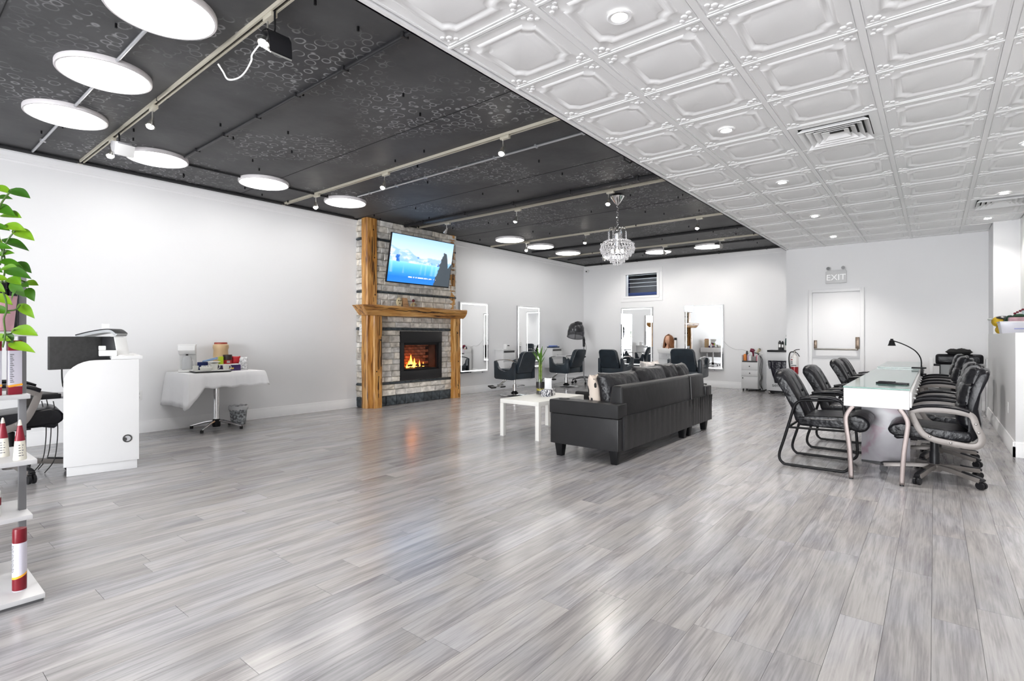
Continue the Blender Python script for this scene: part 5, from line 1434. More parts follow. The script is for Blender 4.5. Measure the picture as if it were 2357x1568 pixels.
t.p('work_surface', G().box(-1.35,-.03,-.26,.235,.72,.75), white_lam, .003)
t.p('far_side_panel', G().box(-1.38,-1.35,-.26,.262,0,.98), white_lam, .003)
g = G(); gy_ = .175; gz_ = .285
gr = t.p('grommet_ring', G().tube([(.002, gy_+.030*math.cos(a), gz_+.030*math.sin(a)) for a in [R(15*k) for k in range(24)]], .006, 6, closed=True), dark_grey)
t.p('grommet_lid', G().prism([(gy_+.026*math.cos(R(15*k)), gz_+.026*math.sin(R(15*k))) for k in range(24)], 'x', .0, .003), M('grommet_grey', (.45,.45,.46), .4), par=gr)
t.p('grommet_shade', G().prism([(gy_-.018+.016*math.cos(R(30*k)), gz_-.006+.018*math.sin(R(30*k))) for k in range(12)], 'x', .003, .005), dark_grey, par=gr)
kt = t.p('keyboard_tray', G().box(-.75,-.25,-.40,-.20,.655,.675), M('tray_grey', (.35,.35,.37), .4), .006)
t = T('computer_monitor', 'dark grey computer monitor on the reception desk', 'monitor', (-5.95, 1.24, .75), R(20))
t.p('screen_shell', G().box(-.015,.015,-.25,.25,.17,.455), dark_grey, .006)
t.p('stand', G().box(-.04,-.015,-.03,.03,.01,.25).box(-.09,.05,-.09,.09,0,.012), black_plastic, .004)
t.p('screen_cable', G().tube(smooth_path([(.0,-.15,.2),(.02,-.16,.10),(.0,-.14,.02)], 5), .006, 6), black_rubber)
t = T('keyboard', 'black keyboard box on the pull-out tray of the reception desk', 'keyboard', (-6.05, .98, .675), R(10))
t.p('body', G().box(-.22,.22,-.07,.07,0,.04), black_plastic, .006); t.p('keys', G().box(-.20,.20,-.055,.055,.04,.046), dark_grey, .002)
t = T('card_terminal', 'dark rimmed grey curved card terminal resting on top of the monitor', 'terminal', (-6.02, 1.42, 1.203), R(40))
pr_ = smooth_path([(-.20,0,.0),(-.08,0,.030),(.05,0,.052),(.12,0,.050),(.17,0,.015)], 5)
t.p('shell', G().tube(pr_, 0, prof=[(-.07,-.016),(.07,-.016),(.07,.012),(-.07,.012)], up=(0,0,1)), M('terminal_grey', (.42,.43,.44), .35), .005)
t.p('dark_rim', G().tube([(p.x,p.y,p.z+.016) for p in pr_], 0, prof=[(-.074,-.004),(.074,-.004),(.074,.004),(-.074,.004)], up=(0,0,1)), black_plastic, .002)
t.p('receipt', G().pillow(.07,.07,.02,5,.006,2).xf(Matrix.Translation((.02,0,.085))), paper_white, weld=.0005)
t.p('support', G().box(.02,.16,-.05,.05,-.17,.0), black_plastic, .01)
t = T('sign_holder', 'clear and white leaflet holder on the reception counter', 'sign holder', (-5.80, 1.52, 1.03), R(15))
t.p('back_sheet', G().hexa([(-.01,-.05,0),(.0,-.05,0),(.0,.05,0),(-.01,.05,0)], [(-.06,-.05,.17),(-.05,-.05,.17),(-.05,.05,.17),(-.06,.05,.17)]), plastic_white, .001)
t.p('foot', G().box(-.05,.06,-.05,.05,0,.006), plastic_white, .001)
one('paper_tray', 'low white letter tray on the reception counter', 'tray', G().box(-.10,.08,-.07,.06,0,.05).box(-.10,-.08,-.07,.06,.05,.09), plastic_white, (-5.86, 1.42, 1.03), R(-12), .006)
for k, (x, y) in enumerate(((-6.1,1.0),(-6.2,1.05),(-6.0,1.06))):
    one('floor_cable', ['leftmost thin black cable hanging below the keyboard tray','middle thin black cable hanging below the keyboard tray','rightmost thin black cable hanging below the keyboard tray'][k], 'cable', G().tube(smooth_path([(0,0,.64),(.05,.02,.45),(-.03,.03,.25),(.02,.0,.12),(-.10,-.04,.006)], 6), .004, 6), black_rubber, (x, y, 0), group='cables behind the reception desk')

# ------------------------------------------------------------------ coffee station
TX, TYc = -7.33, 2.93
t = T('pedestal_table', 'chrome pedestal cafe table under a white cloth by the left wall', 'table', (TX, TYc, 0))
t.p('tabletop', G().box(-.36,.36,-.44,.44,.725,.750), M('table_top_grey', (.5,.5,.5), .5), .004)
t.p('column', G().cyl((0,0,.05),(0,0,.725),.034,n=20), chrome)
t.p('hub', G().lathe([(.045,.03),(.05,.05),(.045,.12),(.036,.13)], 18), black_metal)
for k in range(4):
    a = R(45+90*k-6); c, s_ = math.cos(a), math.sin(a)
    lg = t.p('foot', G().tube([(.03*c,.03*s_,.105),(.15*c,.15*s_,.085),(.33*c,.33*s_,.035)], [.016,.015,.012], 8), chrome)
    t.p('glide', G().cyl((.325*c,.325*s_,0),(.325*c,.325*s_,.035),.02,n=10), black_rubber, par=lg)
# cloth
def tablecloth():
    hx, hy, z = .375, .455, .7545; g = G(); rd = random.Random(2)
    def drop(i, n, side):
        if side == 'S': return .42           # left end hangs long
        if side == 'E': return .185+.01*math.sin(i*.8)
        if side == 'N': return .19
        return .25
    n = 16; per = []
    for i in range(n): per.append((-hx+2*hx*i/n, -hy, 'S', i))
    for i in range(n*2): per.append((hx, -hy+2*hy*i/(n*2), 'E', i))
    for i in range(n): per.append((hx-2*hx*i/n, hy, 'N', i))
    for i in range(n*2): per.append((-hx, hy-2*hy*i/(n*2), 'W', i))
    m = len(per); levels = 6
    top = []
    for (x, y, s, i) in per: g.v.append((x, y, z))
    for L_ in range(1, levels+1):
        q = L_/levels
        for k, (x, y, s, i) in enumerate(per):
            dl = drop(i, n, s)
            # corner drapes
            cd = min(math.hypot(x-cx, y-cy) for cx, cy in ((hx,-hy),(hx,hy),(-hx,-hy),(-hx,hy)))
            near = max(0, 1-cd/.16)
            if s == 'E' and y < -hy+.17: dl = .185+.22*max(0,1-(y+hy)/.17)
            if s == 'S' and x > hx-.12: dl = .40+.06*near
            nx_, ny_ = {'S':(0,-1),'E':(1,0),'N':(0,1),'W':(-.2,0)}[s]
            if near > 0 and s != 'W':
                cx, cy = (hx if x > 0 else -hx), (hy if y > 0 else -hy)
                nx_, ny_ = nx_*(1-near*.5)+ (1 if cx > 0 else -.2)*near*.5, ny_*(1-near*.5)+(1 if cy > 0 else -1)*near*.5
            wv = .006*math.sin(k*1.05)+.005*math.sin(k*2.3+1)
            outw = (.010+.05*q*near+wv*q)
            if s == 'W': outw = min(outw, .02)
            g.v.append((x+nx_*outw, y+ny_*outw, z-dl*q))
    g.f.append(tuple(range(m)))
    for L_ in range(levels):
        for k in range(m):
            k2 = (k+1)%m; g.f.append((L_*m+k, (L_+1)*m+k, (L_+1)*m+k2, L_*m+k2))
    return g
tc_ = one('tablecloth', 'white plastic tablecloth hanging unevenly over the cafe table', 'tablecloth', tablecloth(), cloth_white(), (TX, TYc, 0), angle=60)
tc_.modifiers.new('thick', 'SOLIDIFY').thickness = .002
zt = .757
t = T('coffee_maker', 'white drip coffee maker at the left of the covered table', 'coffee maker', (-7.42, 2.62, zt), R(-25))
t.p('housing', G().prism([(-.10,0),(.12,0),(.12,.03),(-.03,.035),(-.03,.215),(.05,.225),(.11,.275),(.11,.34),(-.10,.34)], 'y', -.092, .092), plastic_white, .008)
t.p('lid', G().box(-.098,.112,-.097,.097,.335,.352), plastic_white, .006)
t.p('carafe', G().lathe([(.05,.032),(.058,.04),(.058,.15),(.045,.19),(.04,.20)], 18, (.045,0,0)), M('carafe_grey', (.55,.56,.57), .2))
t.p('spout', G().cyl((.05,0,.21),(.05,0,.225),.014,n=10), black_plastic)
t = T('serving_tray', 'dark edged white serving tray on the covered table', 'tray', (-7.18, 2.80, zt), R(-6))
t.p('tray_plate', G().hexa([(-.14,-.19,0),(.14,-.19,0),(.14,.19,0),(-.14,.19,0)], [(-.16,-.22,.018),(.16,-.22,.018),(.16,.22,.018),(-.16,.22,.018)]), M('tray_dark', (.06,.06,.06), .4), .004)
t.p('tray_liner', G().box(-.14,.14,-.20,.20,.0185,.0215), plastic_white, .001)
tz = zt+.022
def cup(label, loc, r, h, rz=0, handle=True, name='mug', mat=cream_ceramic):
    t = T(name, label, 'cup', loc, rz, 'cream cups on the tray')
    b_ = t.p('bowl', G().lathe([(r*.75,0),(r*.8,.004),(r,h*.9),(r,h),(r*.9,h),(r*.72,.008),(.003,.006)], 18, caps=False), mat)
    if handle: t.p('handle', G().tube([(0, r*.9+.022*math.sin(a), h*.5+.026*math.cos(a)) for a in [R(k*20) for k in range(10)]], .005, 6), mat)
cup('small cream cup holding a spoon at the left of the tray', (-7.15,2.615,tz), .035, .065, 0, False, 'sugar_cup')
cup('cream mug lying in the middle of the tray', (-7.17,2.84,tz), .045, .085, R(-20))
cup('short cream mug at the right end of the tray', (-7.10,2.955,tz), .04, .065, R(-10))
t = T('bowl_stack', 'wide cream bowl full of white creamers on the tray', 'bowl', (-7.10, 2.715, tz))
t.p('bowl', G().lathe([(.055,0),(.06,.004),(.07,.04),(.066,.05),(.06,.05)], 20), cream_ceramic)
for k in range(7): t.p('creamer', G().lathe([(.010,0),(.014,.016),(.016,.017)], 8, (.04*math.cos(k*.9)*(.4+.1*k%1), .04*math.sin(k*.9), .048)), plastic_white)
one('spoon', 'white plastic spoon standing in the small cream cup', 'spoon', G().tube([(0,0,.02),(0,-.02,.09),(0,-.035,.145)], [.004,.004,.006], 6), plastic_white, (-7.15,2.615,tz))
one('saucer', 'white saucer balanced on top of the middle mug', 'saucer', G().lathe([(.03,0),(.06,.01),(.075,.018),(.07,.02),(.03,.008)], 20), plastic_white, (-7.20,2.85,tz+.087))
one('cutlery_packet', 'dark blue packet behind the cups on the covered table', 'packet', G().box(-.02,.02,-.07,.05,0,.12), blue_dark, (-7.40,2.80,zt), R(10), .006)
one('stirrer_bundle', 'bundle of blue stirrers lying on the blue packet', 'stirrers', G().tube([(0,-.06,.0),(0,.12,.045)], .009, 6).tube([(.02,-.06,.0),(.02,.11,.03)], .008, 6), M('pale_blue', (.22,.34,.55), .4), (-7.40,2.85,zt+.127))
one('clear_tumbler', 'clear tumbler beside the blue packet on the covered table', 'tumbler', G().lathe([(.028,0),(.034,.10),(.032,.10),(.027,.004)], 16, caps=False), glass, (-7.47,2.90,zt))
bx = one('purple_carton', 'dark purple carton at the right of the covered table', 'box', G().box(-.09,.09,-.13,.10,0,.075), purple_box, (-7.33,3.10,zt), 0, .004)
one('carton_badge', 'small yellow badge on the purple carton', 'badge', G().box(.0901,.092,-.045,.01,.02,.04), M('badge_yellow', (.7,.5,.1), .4), (-7.33,3.10,zt))
one('biscuit_tray', 'pale shallow tray lying on the purple carton', 'tray', G().box(-.10,.10,-.15,.10,0,.012), cardboard_white, (-7.33,3.07,zt+.076), 0, .003)
zz = zt+.089
one('lime_packet', 'lime green tea packet on the carton', 'packet', G().box(-.03,.03,-.022,.022,0,.10), lime, (-7.28,2.965,zz), 0, .006)
t = T('coffee_tin', 'red coffee tin with a dark band on the carton', 'tin', (-7.31,3.06,zz))
t.p('tin', G().lathe([(.052,0),(.054,.004),(.054,.105),(.05,.11)], 20), red_pack); t.p('dark_label', G().lathe([(.0545,.05),(.055,.052),(.055,.118),(.0545,.12)], 20, caps=False), M('label_dark', (.03,.015,.015), .4)); t.p('silver_spot', G().obox((.05,-.01,.028),(.012,.04,.03)), satin, .004)
one('red_pouch', 'red snack pouch leaning beside the coffee tin', 'pouch', G().pillow(.11,.10,.04,6,.003,3).xf(Matrix.Translation((0,0,.05))), red_pack, (-7.30,3.165,zz), R(80), weld=.0005)
t = T('large_jar', 'big tan plastic jar with a red lid behind the coffee tin', 'jar', (-7.54,3.07,zt))
t.p('jar_body', G().lathe([(.07,0),(.085,.01),(.09,.12),(.092,.20),(.088,.27),(.098,.30),(.095,.335),(.078,.35)], 24), tan_plastic); t.p('lid', G().lathe([(.078,.348),(.08,.35),(.08,.368),(.074,.372)], 24), M('lid_red', (.32,.05,.03), .4))
one('clear_bag', 'clear printed plastic bag at the right end of the covered table', 'bag', G().pillow(.13,.18,.09,8,.012,6).xf(Matrix.Translation((0,0,.09))), M('bag_print', (.72,.72,.74), .3, noise=(40,.6)), (-7.30,3.25,zt), R(75), weld=.0005)
t = T('waste_basket', 'small mesh waste basket lined with a clear bag under the cafe table', 'waste basket', (-7.47, 3.27, 0))
def mesh_m():
    m, nt, N, L, b = nodes_of('grey_mottled_mesh')
    tc = N.new('ShaderNodeTexCoord'); v = N.new('ShaderNodeTexNoise'); v.inputs['Scale'].default_value = 38; v.inputs['Detail'].default_value = 3; L.new(tc.outputs['Object'], v.inputs['Vector'])
    r = N.new('ShaderNodeValToRGB'); r.color_ramp.elements[0].position = .42; r.color_ramp.elements[1].position = .66
    r.color_ramp.elements[0].color = (.09,.095,.10,1); r.color_ramp.elements[1].color = (.45,.48,.50,1); L.new(v.outputs['Fac'], r.inputs[0]); L.new(r.outputs[0], b.inputs['Base Color']); b.inputs['Roughness'].default_value = .4; return m
t.p('basket', G().lathe([(.085,0),(.09,.004),(.115,.235),(.113,.24),(.085,.01),(.01,.008)], 24, caps=False), mesh_m())
g = G(); 
for L_, (r_, z) in enumerate(((.110,.20),(.119,.215),(.121,.255),(.117,.262),(.108,.245))):
    for j in range(28): a = 2*PI*j/28; k = r_+.004*math.sin(j*2.7+L_); g.v.append((k*math.cos(a), k*math.sin(a), z+.006*math.sin(j*1.9)))
for L_ in range(4):
    for j in range(28): g.f.append((L_*28+j, L_*28+(j+1)%28, (L_+1)*28+(j+1)%28, (L_+1)*28+j))
t.p('bag_liner', g, M('clear_liner', (.7,.71,.72), .25, alpha=.85))

# ------------------------------------------------------------------ display rack at the left edge
t = T('display_rack', 'grey and white product display rack cut by the left edge of the photo', 'rack', (-3.45, .15, 0))
YR = .53
steel = M('rack_steel', (.20,.20,.21), .4, .3)
shelf_w = M('rack_shelf_white', (.56,.56,.57), .32)
t.p('plinth', G().box(-3.75,-3.165,-.45,YR-.004,0,.022), M('rack_foot', (.10,.10,.105), .5), world=True)
t.p('base_shelf', G().box(-3.75,-3.155,-.45,YR,.014,.036), shelf_w, .002, world=True)
SH = [(.335,-3.43),(.62,-3.325),(.918,-3.485),(1.226,-3.325)]
for z, xf_ in SH: t.p('shelf', G().box(-3.80,xf_,-.40,YR,z-.022,z), shelf_w, .002, world=True)
for (x, y) in ((-3.575,.512),(-3.575,-.38)):
    ps = t.p('post', G().box(x-.018,x+.018,y-.014,y+.014,.03,1.53), steel, .002, world=True)
t.p('post_joint', G().box(-3.556,-3.553,.50,.524,.70,.706).cyl((-3.556,.512,.685),(-3.551,.512,.685),.005,n=8), M('joint_dark', (.08,.08,.08), .5), world=True)
def can(label, loc, r, h, cap_h, body, cap, stripe=True, name='spray_can', rz=0):
    t = T(name, label, 'spray can', loc, rz)
    t.p('body', G().lathe([(r*.96,0),(r,.004),(r,h-cap_h),(r*.97,h-cap_h)], 24), body)
    t.p('cap', G().lathe([(r*.97,h-cap_h),(r*.985,h-cap_h+.002),(r*.985,h-.012),(r*.93,h-.002),(r*.6,h)], 24), cap)
    if stripe:
        g = G(); n = 12; a0, a1 = R(-95), R(60)
        for i in range(n+1):
            a = a0+(a1-a0)*i/n; q = i/n
            z0 = .055+.02*q**2; g.v += [(r*1.01*math.cos(a), r*1.01*math.sin(a), .0+.004), (r*1.01*math.cos(a), r*1.01*math.sin(a), z0), (r*1.012*math.cos(a), r*1.012*math.sin(a), z0), (r*1.012*math.cos(a), r*1.012*math.sin(a), z0+.010)]
        g1 = G(); g1.v = [g.v[i*4+k] for i in range(n+1) for k in (0,1)]; g1.f = [(i*2,i*2+2,i*2+3,i*2+1) for i in range(n)]
        g2 = G(); g2.v = [g.v[i*4+k] for i in range(n+1) for k in (2,3)]; g2.f = [(i*2,i*2+2,i*2+3,i*2+1) for i in range(n)]
        t.p('wine_wave', g1, maroon); t.p('orange_wave', g2, orange_stripe)
        g3 = G(); 
        for k in range(18): z = .09+k*.007; a = R(-75); g3.obox((r*1.008*math.cos(a), r*1.008*math.sin(a), z), (.001, .012+.004*(k%3), .003), (0,0,a))
        t.p('fine_print', g3, print_grey)
    return t
can('maroon capped hair spray can standing on the bottom of the rack', (-3.285,.462,.036), .026, .285, .065, lav, maroon)
def flatcan(label, loc, rz=0):
    t = T('hair_colour_box', label, 'box', loc, rz)
    t.p('carton', G().box(-.018,.018,-.025,.025,0,.265), lav, .003); t.p('top_band', G().box(-.0188,.0188,-.0258,.0258,.215,.2656), wine, .003)
    t.p('bottom_band', G().box(-.0188,.0188,-.0258,.0258,0,.04), wine, .003); t.p('orange_band', G().obox((.0,0,.045),(.0378,.0518,.010),(R(8),0,0)), orange_stripe)
    g3 = G()
    for k in range(16): g3.box(.0182,.0190,-.021,-.006-.003*(k%3),.06+.009*k,.064+.009*k)
    t.p('fine_print', g3, print_grey)
flatcan('wine and lavender product box on the third rack shelf', (-3.535,.478,.918), R(8))
flatcan('wine and lavender product box on the third rack shelf, cut by the photo edge', (-3.53,.405,.918), R(4))
def tube_b(label, loc, rz):
    t = T('squeeze_tube', label, 'bottle', loc, rz)
    def sec(w, d, z): w, d, z = w*.75, d*.72, z*1.2; return [(w*math.cos(a), d*math.sin(a), z) for a in [2*PI*k/14 for k in range(14)]]
    def skin(secs):
        g = G()
        for s_ in secs: g.v += s_
        for i in range(len(secs)-1):
            for j in range(14): g.f.append((i*14+j, i*14+(j+1)%14, (i+1)*14+(j+1)%14, (i+1)*14+j))
        g.f.append(tuple(range(13,-1,-1))); g.f.append(tuple((len(secs)-1)*14+j for j in range(14))); return g
    m = M('frosted_tube', (.74,.71,.62), .35)
    t.p('tube_body', skin([sec(.022,.034,0), sec(.024,.035,.006), sec(.022,.031,.04), sec(.0205,.027,.075)]), m)
    t.p('wine_upper', skin([sec(.0206,.0272,.0755), sec(.017,.021,.10), sec(.011,.012,.135)]), wine)
    t.p('clear_tip', skin([sec(.0108,.0118,.1355), sec(.006,.006,.155), sec(.003,.003,.158)]), m)
    g3 = G()
    for k in range(5): g3.box(.0160-.0005*k,.0173-.0005*k,-.010,.008-.003*(k%2),.02+.012*k,.024+.012*k)
    t.p('fine_print', g3, print_grey)
tube_b('pointed wine and cream product tube, right one on the second rack shelf', (-3.37,.475,.62), R(10))
tube_b('pointed wine and cream product tube, left one on the second rack shelf', (-3.52,.435,.62), R(-6))
t = T('pump_bottle', 'white bottle with a wine label on the lowest rack shelf at the photo edge', 'bottle', (-3.52,.395,.335))
t.p('body', G().lathe([(.03,0),(.034,.005),(.034,.12),(.022,.14),(.012,.15)], 20), plastic_white); t.p('wine_label', G().lathe([(.0345,.055),(.035,.056),(.035,.09),(.0345,.092)], 20, caps=False), wine); t.p('cap', G().cyl((0,0,.15),(0,0,.175),.012,n=12), black_plastic)
one('white_carton', 'small white carton on the base of the rack at the photo edge', 'box', G().box(-.05,.05,-.06,.06,0,.10), cardboard_white, (-3.60,.36,.036), 0, .003)
# black cans on the top shelf
for k, (x, y, h, l) in enumerate(((-3.55,.468,.255,'black aerosol can nearest the rack post on the top shelf'),(-3.52,.430,.245,'second black aerosol can from the rack post on the top shelf'),(-3.55,.395,.245,'third black aerosol can, beside the pink pot'))):
    t = T('black_aerosol', l, 'spray can', (x, y, 1.226), 0, 'black aerosol cans on the top shelf')
    r = .021
    t.p('body', G().lathe([(r*.96,0),(r,.004),(r,h*.8),(r*.8,h*.84)], 18), M('gloss_black', (.012,.012,.014), .2)); t.p('cap', G().lathe([(r*.8,h*.84),(r*.86,h*.85),(r*.84,h*.99),(r*.5,h)], 18), black_plastic)
    t.p('side_print', G().box(r*.985,r*1.01,-.007,.007,.06,.17), print_grey); t.p('white_tag', G().box(r*.985,r*1.012,-.010,.006,.006,.026), plastic_white)
one('pale_card', 'pale folded card behind the black cans on the top shelf', 'card', G().box(-.004,.004,-.025,.025,0,.20), M('pale_pink_card', (.65,.60,.63), .5), (-3.60,.49,1.226), R(10), .001)

# pothos
def leaf_material():
    m, nt, N, L, b = nodes_of('pothos_leaf')
    oi = N.new('ShaderNodeObjectInfo'); tc = N.new('ShaderNodeTexCoord'); n = N.new('ShaderNodeTexNoise'); n.inputs['Scale'].default_value = 18; L.new(tc.outputs['Object'], n.inputs['Vector'])
    r = N.new('ShaderNodeValToRGB'); e = r.color_ramp.elements; e[0].position = 0; e[0].color = (.016,.07,.004,1); e[1].position = 1; e[1].color = (.20,.36,.012,1); x = e.new(.5); x.color = (.05,.17,.004,1)
    ad = N.new('ShaderNodeMath'); ad.operation = 'MULTIPLY_ADD'; ad.inputs[1].default_value = .3; L.new(n.outputs['Fac'], ad.inputs[0]); 
    mr = N.new('ShaderNodeMath'); mr.operation = 'MULTIPLY_ADD'; mr.inputs[1].default_value = .8; mr.inputs[2].default_value = -.05; L.new(oi.outputs['Random'], mr.inputs[0]); L.new(mr.outputs[0], ad.inputs[2])
    L.new(ad.outputs[0], r.inputs[0]); L.new(r.outputs[0], b.inputs['Base Color']); b.inputs['Roughness'].default_value = .38
    b.inputs['Subsurface Weight'].default_value = 0
    return m
lm = leaf_material()
PB = Vector((-3.385,.400,1.226))
t = T('pothos_plant', 'trailing green pothos in a pink pot on the top rack shelf', 'plant', PB)
t.p('pot', G().lathe([(.05,0),(.055,.004),(.068,.155),(.07,.165),(.062,.165),(.055,.14),(.004,.138)], 24, caps=False), pink_pot)
t.p('soil', G().lathe([(.057,.142),(.02,.146)], 18), M('soil', (.03,.02,.015), .9))
def leafm(l, w, droop, fold):
    g = G(); n = 8; c = []
    for i in range(n+1):
        u = i/n; ww = w*(math.sin(PI*min(1,u**.75))**.9)*(1-.15*u) if 0 < u < 1 else .0005
        x = l*u; z = -droop*u*u*l
        g.v += [(x-(.12*l*(1-u*4) if u < .25 else 0)*1, ww, z+fold*ww), (x, ww*.5, z+fold*ww*.35), (x, 0, z), (x, -ww*.5, z+fold*ww*.35), (x-(.12*l*(1-u*4) if u < .25 else 0), -ww, z+fold*ww)]
    for i in range(n):
        for j in range(4): g.f.append((i*5+j, i*5+j+1, (i+1)*5+j+1, (i+1)*5+j))
    return mesh_from('leaf', g, angle=80)
LMS = [leafm(.105,.030,.22,.25), leafm(.085,.028,.10,.3), leafm(.12,.030,.30,.2)]
for m_ in LMS: m_.materials.append(lm)
# leaf layout: photo pixel of leaf base and tip, at a depth near the pot
FWD = Vector((-math.sin(R(38.83)), math.cos(R(38.83)), 0)); RGT = Vector((math.cos(R(38.83)), math.sin(R(38.83)), 0))
def at(px, py, dep): return Vector((0,0,1.2)) + (FWD + RGT*((px-1178.5)/1208.4) + Vector((0,0,1))*((776.2-py)/1208.4))*dep
stem_m = M('pothos_stem', (.07,.13,.03), .5)
PD = 2.36
leaves = [(-14,430,22,438,0,-.2),(26,438,66,452,.05,.1),(-10,455,18,450,0,.0),(-18,475,26,486,.02,-.1),(8,495,44,497,.0,.2),(-22,520,12,520,.06,.1),(10,520,50,522,.04,.3),(34,530,76,550,.03,.0),(10,552,58,564,.02,-.2),(-22,568,20,565,.08,.2),(-10,590,28,580,.05,.1),(2,600,44,606,.06,.0),(38,606,66,620,.02,-.1),(6,618,38,616,.08,.2),(16,622,58,628,.10,.3),(-18,640,14,640,.10,.1),(24,640,45,652,.09,.0),(26,655,50,675,.12,.2),(46,655,60,655,.03,.2),(60,650,86,655,.0,.1),(64,665,70,680,.02,.3),(-12,680,22,694,.10,.0),(-24,712,20,718,.10,.1),(46,702,70,722,.05,.2),(34,758,76,763,.06,.2),(14,768,26,786,.08,.1),(24,792,70,800,.07,.0),(-22,655,4,665,.12,.3),(-30,610,4,625,.09,.1),(-26,545,2,560,.05,-.1),(-20,780,14,776,.08,.1),(28,690,34,668,.12,.0)]
rd = random.Random(12)
for k, (bx_, by_, tx_, ty_, dd, rl) in enumerate(leaves):
    b_ = at(bx_, by_, PD-dd); e_ = at(tx_, ty_, PD-dd+rd.uniform(-.03,.01)); v = e_-b_; l_ = v.length
    me = LMS[k % 3]; ml = (.105,.085,.12)[k % 3]
    xax = v.normalized(); up_ = Vector((0,0,1)) - FWD*(.9+.4*rl); up_ = (up_ - xax*up_.dot(xax)).normalized(); yax = up_.cross(xax)
    mt = Matrix((xax, yax, up_)).transposed().to_4x4()
    o = obj('leaf', me, None, t.e); s_ = max(.55, l_/ml*1.05)
    o.matrix_local = Matrix.Translation(b_-PB) @ mt @ Matrix.Diagonal((s_, max(.75, min(1.1, s_)), s_, 1))
def vine(pts, r=.0035): t.p('vine', G().tube([p-PB for p in smooth_path(pts, 4)], r, 6), stem_m)
vine([at(-5,660,PD-.05), at(8,640,PD-.06), at(12,600,PD-.05), at(0,560,PD-.05), at(-6,500,PD-.04), at(2,470,PD-.03), at(26,438,PD-.05)])
vine([at(4,665,PD-.1), at(13,690,PD-.12), at(15,715,PD-.12), at(9,735,PD-.12), at(12,770,PD-.1), at(6,800,PD-.1)])
vine([at(12,770,PD-.1), at(25,768,PD-.08), at(34,758,PD-.07)]); vine([at(14,716,PD-.12), at(36,713,PD-.09), at(46,702,PD-.06)])
vine([at(10,650,PD-.08), at(30,640,PD-.08), at(60,650,PD-.02)]); vine([at(0,610,PD-.06), at(14,560,PD-.05), at(34,532,PD-.04)])

# ------------------------------------------------------------------ trolleys by the back wall
t = T('salon_trolley', 'white salon trolley with drawers near the back right corner', 'trolley', (-3.215, 12.60, 0))
t.p('carcass', G().box(-.175,.175,-.15,.20,.045,.665).box(-.175,-.16,-.15,.20,.665,.80).box(.16,.175,-.15,.20,.665,.80).box(-.175,.175,.185,.20,.665,.80), white_lam, .002)
for z0, z1, kx in ((.47,.625,0),(.33,.46,.005)):
    dr = t.p('drawer', G().box(-.17,.17,-.166,-.15,z0,z1), white_lam, .003); t.p('knob', G().ell((kx,-.172,(z0+z1)/2), (.013,.010,.013), 8, 6), dark_grey, par=dr)
dr = t.p('cupboard_door', G().box(-.17,.17,-.166,-.15,.06,.315), white_lam, .003); t.p('knob', G().ell((-.14,-.172,.285), (.012,.010,.014), 8, 6), dark_grey, par=dr)
t.p('open_slot', G().box(-.16,.16,-.152,-.149,.64,.672), dark_grey)
for sx in (-1, 1):
    for y in (-.12,.17): t.p('caster', G().cyl((sx*.14-.012,y,.022),(sx*.14+.012,y,.022),.022,n=10).box(sx*.14-.008,sx*.14+.008,y-.01,y+.01,.02,.05), black_plastic)
ztr = .667
def bott(name, label, x, y, r, h, mat, cat='bottle', capm=None):
    t = T(name, label, cat, (-3.215+x, 12.60+y, ztr), group='bottles on the trolley')
    t.p('body', G().lathe([(r*.95,0),(r,.004),(r,h*.75),(r*.6,h*.9)], 14), mat); t.p('cap', G().cyl((0,0,h*.88),(0,0,h),r*.55,n=10), capm or plastic_white)
bott('product_bottle', 'orange labelled bottle at the left of the trolley top', -.12, -.06, .032, .17, M('orange_label', (.75,.25,.06), .4))
bott('product_bottle', 'dark bottle behind the orange one on the trolley', -.10, .02, .028, .22, M('dark_bottle', (.06,.06,.065), .4), capm=black_plastic)
bott('product_bottle', 'lilac bottle on the trolley', -.055, -.05, .022, .15, M('lilac', (.55,.45,.58), .4))
bott('product_bottle', 'clear white bottle in the middle of the trolley', -.01, -.05, .028, .13, plastic_white)
bott('product_bottle', 'pink bottle at the right of the trolley', .135, -.06, .02, .15, M('rose', (.70,.25,.32), .4))
one('mesh_box', 'grey mesh box on the trolley between bottles', 'box', G().box(-.045,.045,-.04,.04,0,.10), M('grey_mesh', (.25,.24,.24), .5), (-3.145,12.55,ztr), 0, .006)
t = T('hair_dryer', 'wine red handheld hair dryer resting on the trolley', 'hair dryer', (-3.19,12.62,ztr+.14))
t.p('barrel', G().tube([(-.05,0,.10),(.0,0,.09),(.03,0,.07)], [.04,.045,.03], 14), M('wine_gloss', (.16,.012,.035), .25)); t.p('handle', G().tube([(.0,0,.07),(.01,0,.0),(.0,0,-.12)], [.022,.018,.015], 10), M('wine_gloss')); t.p('nozzle', G().obox((.09,0,.03),(.12,.03,.02),(0,R(10),0)), black_plastic, .005)
t = T('curling_iron', 'gold and white styling iron on the trolley', 'styling iron', (-3.07,12.60,ztr+.135))
t.p('barrel', G().tube([(-.02,0,.05),(.03,0,.13)], [.028,.036], 12), M('champagne', (.62,.55,.38), .3, .4)); t.p('handle', G().tube([(.0,0,.05),(.09,0,.02)], .014, 8), plastic_white); t.p('tip', G().cyl((.03,0,.13),(.035,0,.14),.02,n=10), dark_grey); t.p('stand', G().box(-.012,.012,-.01,.01,-.135,.06), dark_grey)
